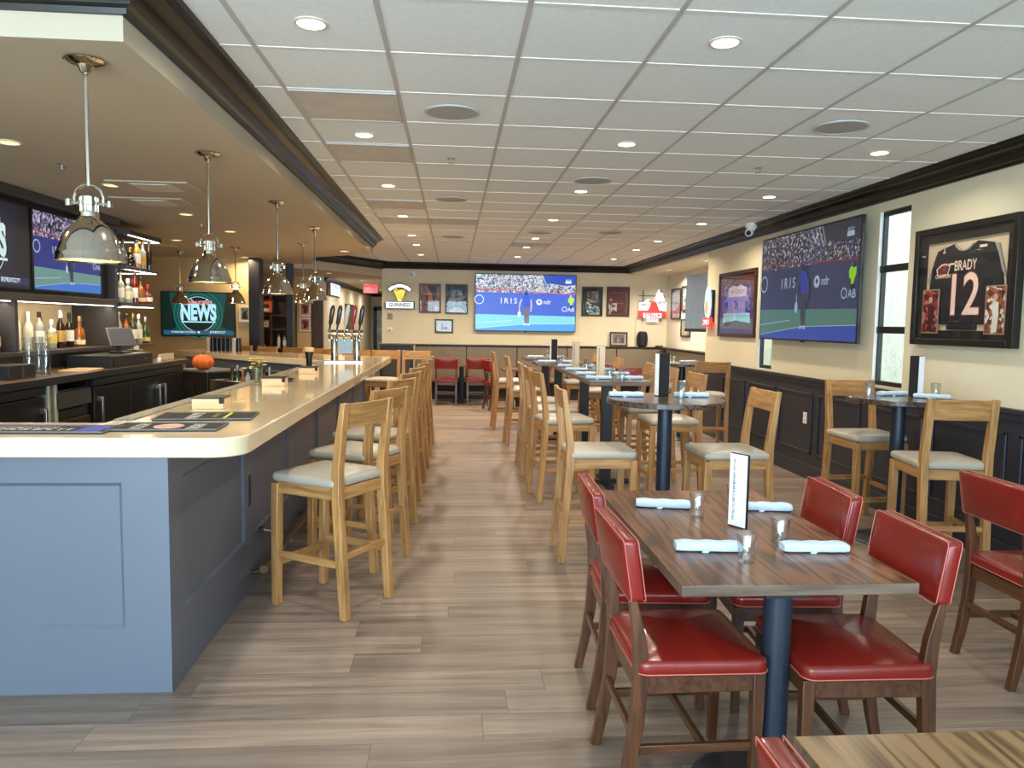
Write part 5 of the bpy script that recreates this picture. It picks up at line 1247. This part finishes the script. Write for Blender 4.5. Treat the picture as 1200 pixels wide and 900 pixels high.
t = thing('lit_sign', 'bright white lettered sign high on the corridor wall', 'lit sign', (-2.77, 17.8, 2.3), 90)
build('casing', MB().box(-.9, .9, 0, .03, -.16, .16), BLACK, t, bevel=.004)
build('panel', MB().box(-.45, .86, -.006, 0, -.13, .13), glow('sign_pale', (.75, .9, 1, 1), 1.6), t)
a = Art(1.8, .32, -.0065); a.marks(.3, .92, .45, .4, 0, 81); a.marks(.3, .9, .16, .2, 0, 82); build('lettering', a.mb, [NI], t, smooth=0, flat=True)
t = thing('exit_sign', 'red glowing exit sign hanging from the corridor ceiling', 'exit sign', (-2.12, 19.5, 2.42))
build('panel', MB().box(-.18, .18, -.012, .012, -.12, .1), glow('exit_red', (1, .12, .14, 1), .8), t)
a = Art(.36, .22, -.0125); a.text('EXIT', .5, .48, .72, 0, .02, .8); build('lettering', a.mb, [glow('exit_letters', (1, .02, .03, 1), 1.4)], t, smooth=0, flat=True)
build('hanger', MB().box(-.02, .02, -.01, .01, .1, .1), BLACK, t)
# ------------------------------------------------------------------ banquette and back wall things
VIN = plain('banquette_vinyl_brown', rgb(108, 94, 76), .45, bump=.08); CAPW = plain('ledge_espresso', rgb(46, 32, 26), .35)
t = thing('banquette', 'long brown upholstered banquette under the big back screen', 'bench', (0, 0, 0))
build('plinth', MB().box(-.8, 4.58, 15.5, YB - .01, 0, .36), BLACKM, t)
for k in range(5):
    x0 = -.79 + 1.07 * k; x1 = x0 + 1.06
    b2 = MB(); cushion(b2, x1 - x0, .6, .09, .03, .02, .015); build('seat_pad', b2, VIN, t, smooth=60, loc=((x0 + x1) / 2, 15.66, .36))
    b2 = MB(); b2.loft([[(x0, 15.78, .45), (x1, 15.78, .45), (x1, 15.94, .45), (x0, 15.94, .45)], [(x0, 15.82, .8), (x1, 15.82, .8), (x1, 15.96, .8), (x0, 15.96, .8)], [(x0, 15.86, 1.095), (x1, 15.86, 1.095), (x1, 15.97, 1.095), (x0, 15.97, 1.095)]])
    build('back_pad', b2, VIN, t, bevel=.015)
build('ledge', MB().box(-.8, 4.59, 15.83, YB - .01, 1.096, 1.125), CAPW, t, bevel=.004)
t = thing('banquette', 'short brown banquette return along the alcove side wall', 'bench', (0, 0, 0))
build('plinth', MB().box(4.05, 4.58, 11.4, 15.3, 0, .36), BLACKM, t)
b2 = MB(); cushion(b2, .54, 3.9, .09, .03, .02, .015); build('seat_pad', b2, VIN, t, smooth=60, loc=(4.3, 13.35, .36))
build('back_pad', MB().box(4.44, 4.57, 11.4, 15.3, .45, 1.09), VIN, t, bevel=.015)
build('ledge', MB().box(4.42, 4.59, 11.4, 15.8, 1.096, 1.125), CAPW, t, bevel=.004)
t = thing('service_cabinet', 'low dark cabinet at the left end of the banquette', 'cabinet', (-1.13, 15.62, 0))
build('body', MB().box(-.34, .3, -.36, .1, 0, 1.1), JOIND, t, bevel=.004); build('top', MB().box(-.36, .32, -.38, .12, 1.1, 1.135), CAPW, t, bevel=.004)
build('door', MB().box(-.3, .26, -.372, -.36, .1, 1.02), JOIN, t, bevel=.003)
t = thing('cord_reel', 'upright black ribbed roll standing on the banquette ledge', 'roll', (4.05, 15.9, 1.126))
build('body', MB().lathe([(.07, 0), (.1, .03), (.105, .1), (.1, .2), (.105, .26), (.09, .31), (.06, .33)], n=24), BLACKM, t)
for k in range(6): build('rib', MB().tube([(.1 * math.cos(R(60 * k)), .1 * math.sin(R(60 * k)), .02), (.112 * math.cos(R(60 * k)), .112 * math.sin(R(60 * k)), .15), (.1 * math.cos(R(60 * k)), .1 * math.sin(R(60 * k)), .29)], .01, 8), BLACK, t)
t = thing('remote_box', 'tiny dark box on the banquette ledge right of the black roll', 'box', (4.42, 15.9, 1.126)); build('body', MB().box(-.08, .08, -.03, .03, 0, .03), BLACK, t, bevel=.003); build('face', MB().box(-.05, .05, -.032, -.03, .008, .022), JOIN, t)
t = thing('thermostat', 'small grey thermostat under the glowing harp sign', 'thermostat', (-1.336, YB - .002, 1.7)); build('case', MB().box(-.05, .05, -.025, 0, -.06, .06), plain('thermo_grey', rgb(150, 140, 116), .5), t, bevel=.004); build('display', MB().box(-.03, .03, -.027, -.025, 0, .04), plain('thermo_screen', rgb(100, 104, 92), .3), t)
t = thing('wall_dial', 'round white dial plate on the wall below the thermostat', 'dial', (-1.336, YB - .002, 1.405)); build('plate', MB().at(Matrix.Rotation(PI / 2, 4, 'X')).lathe([(.06, 0), (.06, .008), (.05, .012)], n=28), WHITEP, t); build('knob', MB().at(Matrix.Rotation(PI / 2, 4, 'X')).lathe([(.02, .012), (.016, .03)], n=20), plain('knob_amber', rgb(150, 120, 70), .5), t)
t = thing('smoke_alarm', 'round white alarm high on the wall over the harp sign', 'alarm', (-.894, YB - .002, 2.566)); build('base', MB().at(Matrix.Rotation(PI / 2, 4, 'X')).lathe([(.085, 0), (.085, .02), (.07, .035)], n=32), WHITEP, t); build('grille', MB().at(Matrix.Rotation(PI / 2, 4, 'X')).lathe([(.05, .035), (.045, .042), (.02, .044)], n=28), plain('alarm_grey', rgb(190, 186, 176), .5), t)
t = thing('security_camera', 'white dome security camera at the crown over the right screen', 'camera', (XR - .17, 8.95, 2.802), 0)
build('base', MB().lathe([(.07, .03), (.075, 0), (.06, -.03), (.05, -.05)], n=28), WHITEP, t); build('head', MB().tube([(0, .02, -.06), (-.05, -.05, -.09)], .045, 18), WHITEP, t); build('lens', MB().tube([(-.05, -.05, -.09), (-.056, -.058, -.093)], .03, 16), BLACK, t)
for lab, y, z in (('white outlet plate on the dark wainscot below the big right screen', 7.66, .63),):
    t = thing('power_outlet', lab, 'outlet', (XR - .013, y, z), -90); build('plate', MB().box(-.04, .04, -.006, 0, -.06, .06), WHITEP, t, bevel=.002)
    for s in (-1, 1): build('socket', MB().box(-.016, .016, -.0075, -.005, s * .026 - .014, s * .026 + .014), plain('socket_grey', rgb(200, 198, 192), .5), t)
# ------------------------------------------------------------------ ceiling fittings
def fit(name, lab, cat, loc, grp, mk):
    t = thing(name, lab, cat, loc, 0, grp); mk(t); return t
SPK = plain('speaker_grille_grey', rgb(170, 168, 164), .7, var=.15, vscale=200); SPR = plain('speaker_rim', rgb(196, 193, 188), .6)
def mk_spk(t): build('grille', MB().lathe([(.15, 0), (.15, -.006), (.05, -.008)], n=40), SPK, t); build('rim', MB().lathe([(.15, 0), (.165, 0), (.163, -.007), (.15, -.009), (.15, 0)], n=40, caps=False), SPR, t)
s0 = None
for (x, y), nm in zip([(-.02, 4.59), (2.38, 4.59), (1.19, 6.55), (-.03, 7.75), (1.16, 10.31), (-.02, 11.07), (2.1, 10.12)], ['nearest one left of the middle', 'nearest one on the right', 'second in the middle', 'third, toward the bar', 'far one in the middle', 'farthest one toward the bar', 'far one toward the wall']):
    lab = 'round grey ceiling speaker, %s' % nm
    if s0 is None: s0 = fit('ceiling_speaker', lab, 'speaker', (x, y, CEIL - .004), 'ceiling speakers', mk_spk)
    else: dup(s0, lab, (x, y, CEIL - .004))
def mk_sp(t): build('escutcheon', MB().lathe([(.035, 0), (.03, -.008), (.012, -.012)], n=20), STEEL, t); build('head', MB().lathe([(.008, -.01), (.008, -.035), (.025, -.036), (.025, -.04)], n=14), STEEL, t)
s0 = None
for (x, y, z), nm in zip([(-.03, 5.88, CEIL), (2.38, 5.86, CEIL), (2.46, 10.64, CEIL), (-2.63, 5.36, SOF), (-2.68, 8.33, SOF), (-2.94, 12.4, SOF)], ['in the tiled ceiling toward the bar', 'in the tiled ceiling before the right screen', 'in the tiled ceiling near the alcove', 'in the bar soffit behind the nearest pendant', 'in the bar soffit in the middle', 'in the bar soffit near the far pendants']):
    lab = 'small metal sprinkler head %s' % nm
    if s0 is None: s0 = fit('sprinkler_head', lab, 'sprinkler', (x, y, z + .004), 'ceiling sprinklers', mk_sp)
    else: dup(s0, lab, (x, y, z + .004))
GRM = plain('air_panel_grey', rgb(196, 192, 184), .5, .1, var=.08, vscale=5)
def mk_gr(t):
    build('panel', MB().box(-.28, .28, -.285, .285, -.004, 0), GRM, t)
    f = MB()
    for a, b_, c, d in ((-.29, .29, -.295, -.28), (-.29, .29, .28, .295), (-.29, -.275, -.28, .28), (.275, .29, -.28, .28)): f.box(a, b_, c, d, -.008, 0)
    build('rim', f, TEE, t)
s0 = None
for (x, y), nm in zip([(-.615, 4.55), (-.615, 5.77), (-.615, 8.21), (-.615, 9.43), (-.01, 9.43), (1.2, 11.87)], ['nearest one beside the soffit', 'second beside the soffit', 'third beside the soffit', 'fourth beside the soffit', 'one toward the middle', 'farthest one']):
    lab = 'square perforated air panel in the ceiling grid, %s' % nm
    if s0 is None: s0 = fit('air_panel', lab, 'air vent', (x, y, CEIL - .004), 'air panels in the ceiling', mk_gr)
    else: dup(s0, lab, (x, y, CEIL - .004))
def mk_vent(t):
    build('frame', MB().box(-.3, .3, -.23, .23, -.012, 0), SOFF, t, bevel=.004)
    build('louvre', MB().prism([(-.16, -.012), (.16, -.012), (.1, -.018), (-.1, -.018)], -.16, .16, 'XZ'), plain('vent_white', rgb(214, 206, 190), .5), t)
v0 = fit('ceiling_vent', 'flat ceiling access panel in the bar soffit behind the first pendant', 'air vent', (-2.3, 6.12, SOF), 'vents in the bar soffit', mk_vent)
dup(v0, 'second ceiling vent in the bar soffit behind the first pendant', (-2.62, 6.92, SOF)); dup(v0, 'farthest ceiling vent in the bar soffit near the tan wall', (-4.0, 10.84, SOF))
# ------------------------------------------------------------------ beyond the bar
DW = wood('cabinet_dark_wood', rgb(40, 26, 16), rgb(78, 54, 34), 'Z', 8, .4)
t = thing('display_cabinet', 'tall dark wood display cabinet beyond the far end of the bar', 'cabinet', (-3.85, 16.58, 0))
build('back', MB().box(-.5, .48, -.03, 0, 0, 2.12), DW, t)
for x in (-.5, -.02, .44): build('upright', MB().box(x, x + .05, -.34, -.03, 0, 2.12), DW, t, bevel=.003)
for z in (.95, 1.36, 1.66, 2.08): build('shelf', MB().box(-.45, .44, -.33, -.03, z, z + .035), DW, t, bevel=.002)
def art_or(a): a.rect(0, 0, 1, 1, 0); a.rect(.1, .1, .9, .9, 1); a.disc(.35, .55, .2, 2); a.disc(.65, .55, .2, 2); a.rect(.25, .1, .75, .3, 3)
picture('orange framed print on the dark cabinet beyond the bar', .36, .3, (-3.96, 16.232, 1.86), 0, FBRN, PW, art_or, [POR, printm('orange', [(210, 110, 50), (160, 60, 36), (230, 170, 90)]), PB, PLB])
picture('small pale framed print on the dark cabinet beyond the bar', .26, .2, (-3.98, 16.232, 1.5), 0, FBRN, PW, art_grid, [PW, printm('page2', [(180, 166, 130), (110, 100, 80), (206, 196, 168)])])
for k, x in enumerate((-4.2, -4.05, -3.72, -3.6, -3.5)):
    bottle(['tall', 'round', 'slim', 'tall', 'squat'][k], [DARKB, AMB, FROST, CLEARB, AMB][k], CBK, LWH, '%s bottle, %s from the left on the dark display cabinet' % (CN[id([DARKB, AMB, FROST, CLEARB, AMB][k])], ORD[k]), (x, 16.4, .986), 'bottles on the display cabinet')
t = thing('wood_panel', 'dark wood wall panel right of the two red framed prints', 'panel', (-2.93, 16.58, 0)); build('board', MB().box(-.1, .12, -.05, 0, 0, 2.12), DW, t); build('edge_strip', MB().box(-.12, -.1, -.06, 0, 0, 2.12), JOIND, t)
def art_red(a): a.rect(0, 0, 1, 1, 0); a.rect(.12, .1, .88, .9, 1); a.disc(.5, .6, .16, 2); a.rect(.3, .15, .7, .45, 2)
for z, nm in ((1.82, 'upper'), (1.49, 'lower')):
    picture('%s of two red framed prints beyond the bar taps' % nm, .24, .3, (-3.2, 16.595, z), 0, FWHT, PW, art_red, [PW, printm('red_' + nm, [(170, 50, 30), (110, 30, 24), (210, 110, 60)]), PMR], group='red prints beyond the taps')
picture('small framed figure print right of the wall news screen', .19, .27, (-3.5, 12.995, 1.67), 0, FWHT, PW, art_red, [PW, printm('figure', [(190, 170, 140), (120, 60, 50), (60, 50, 46)]), PB])
picture('dark notice board on the corridor wall behind the taps', 1.6, .75, (-2.795, 20.5, 1.65), 90, FBRN, PG, art_grid, [PG, printm('notice', [(110, 100, 84), (80, 70, 56), (140, 126, 104)])])
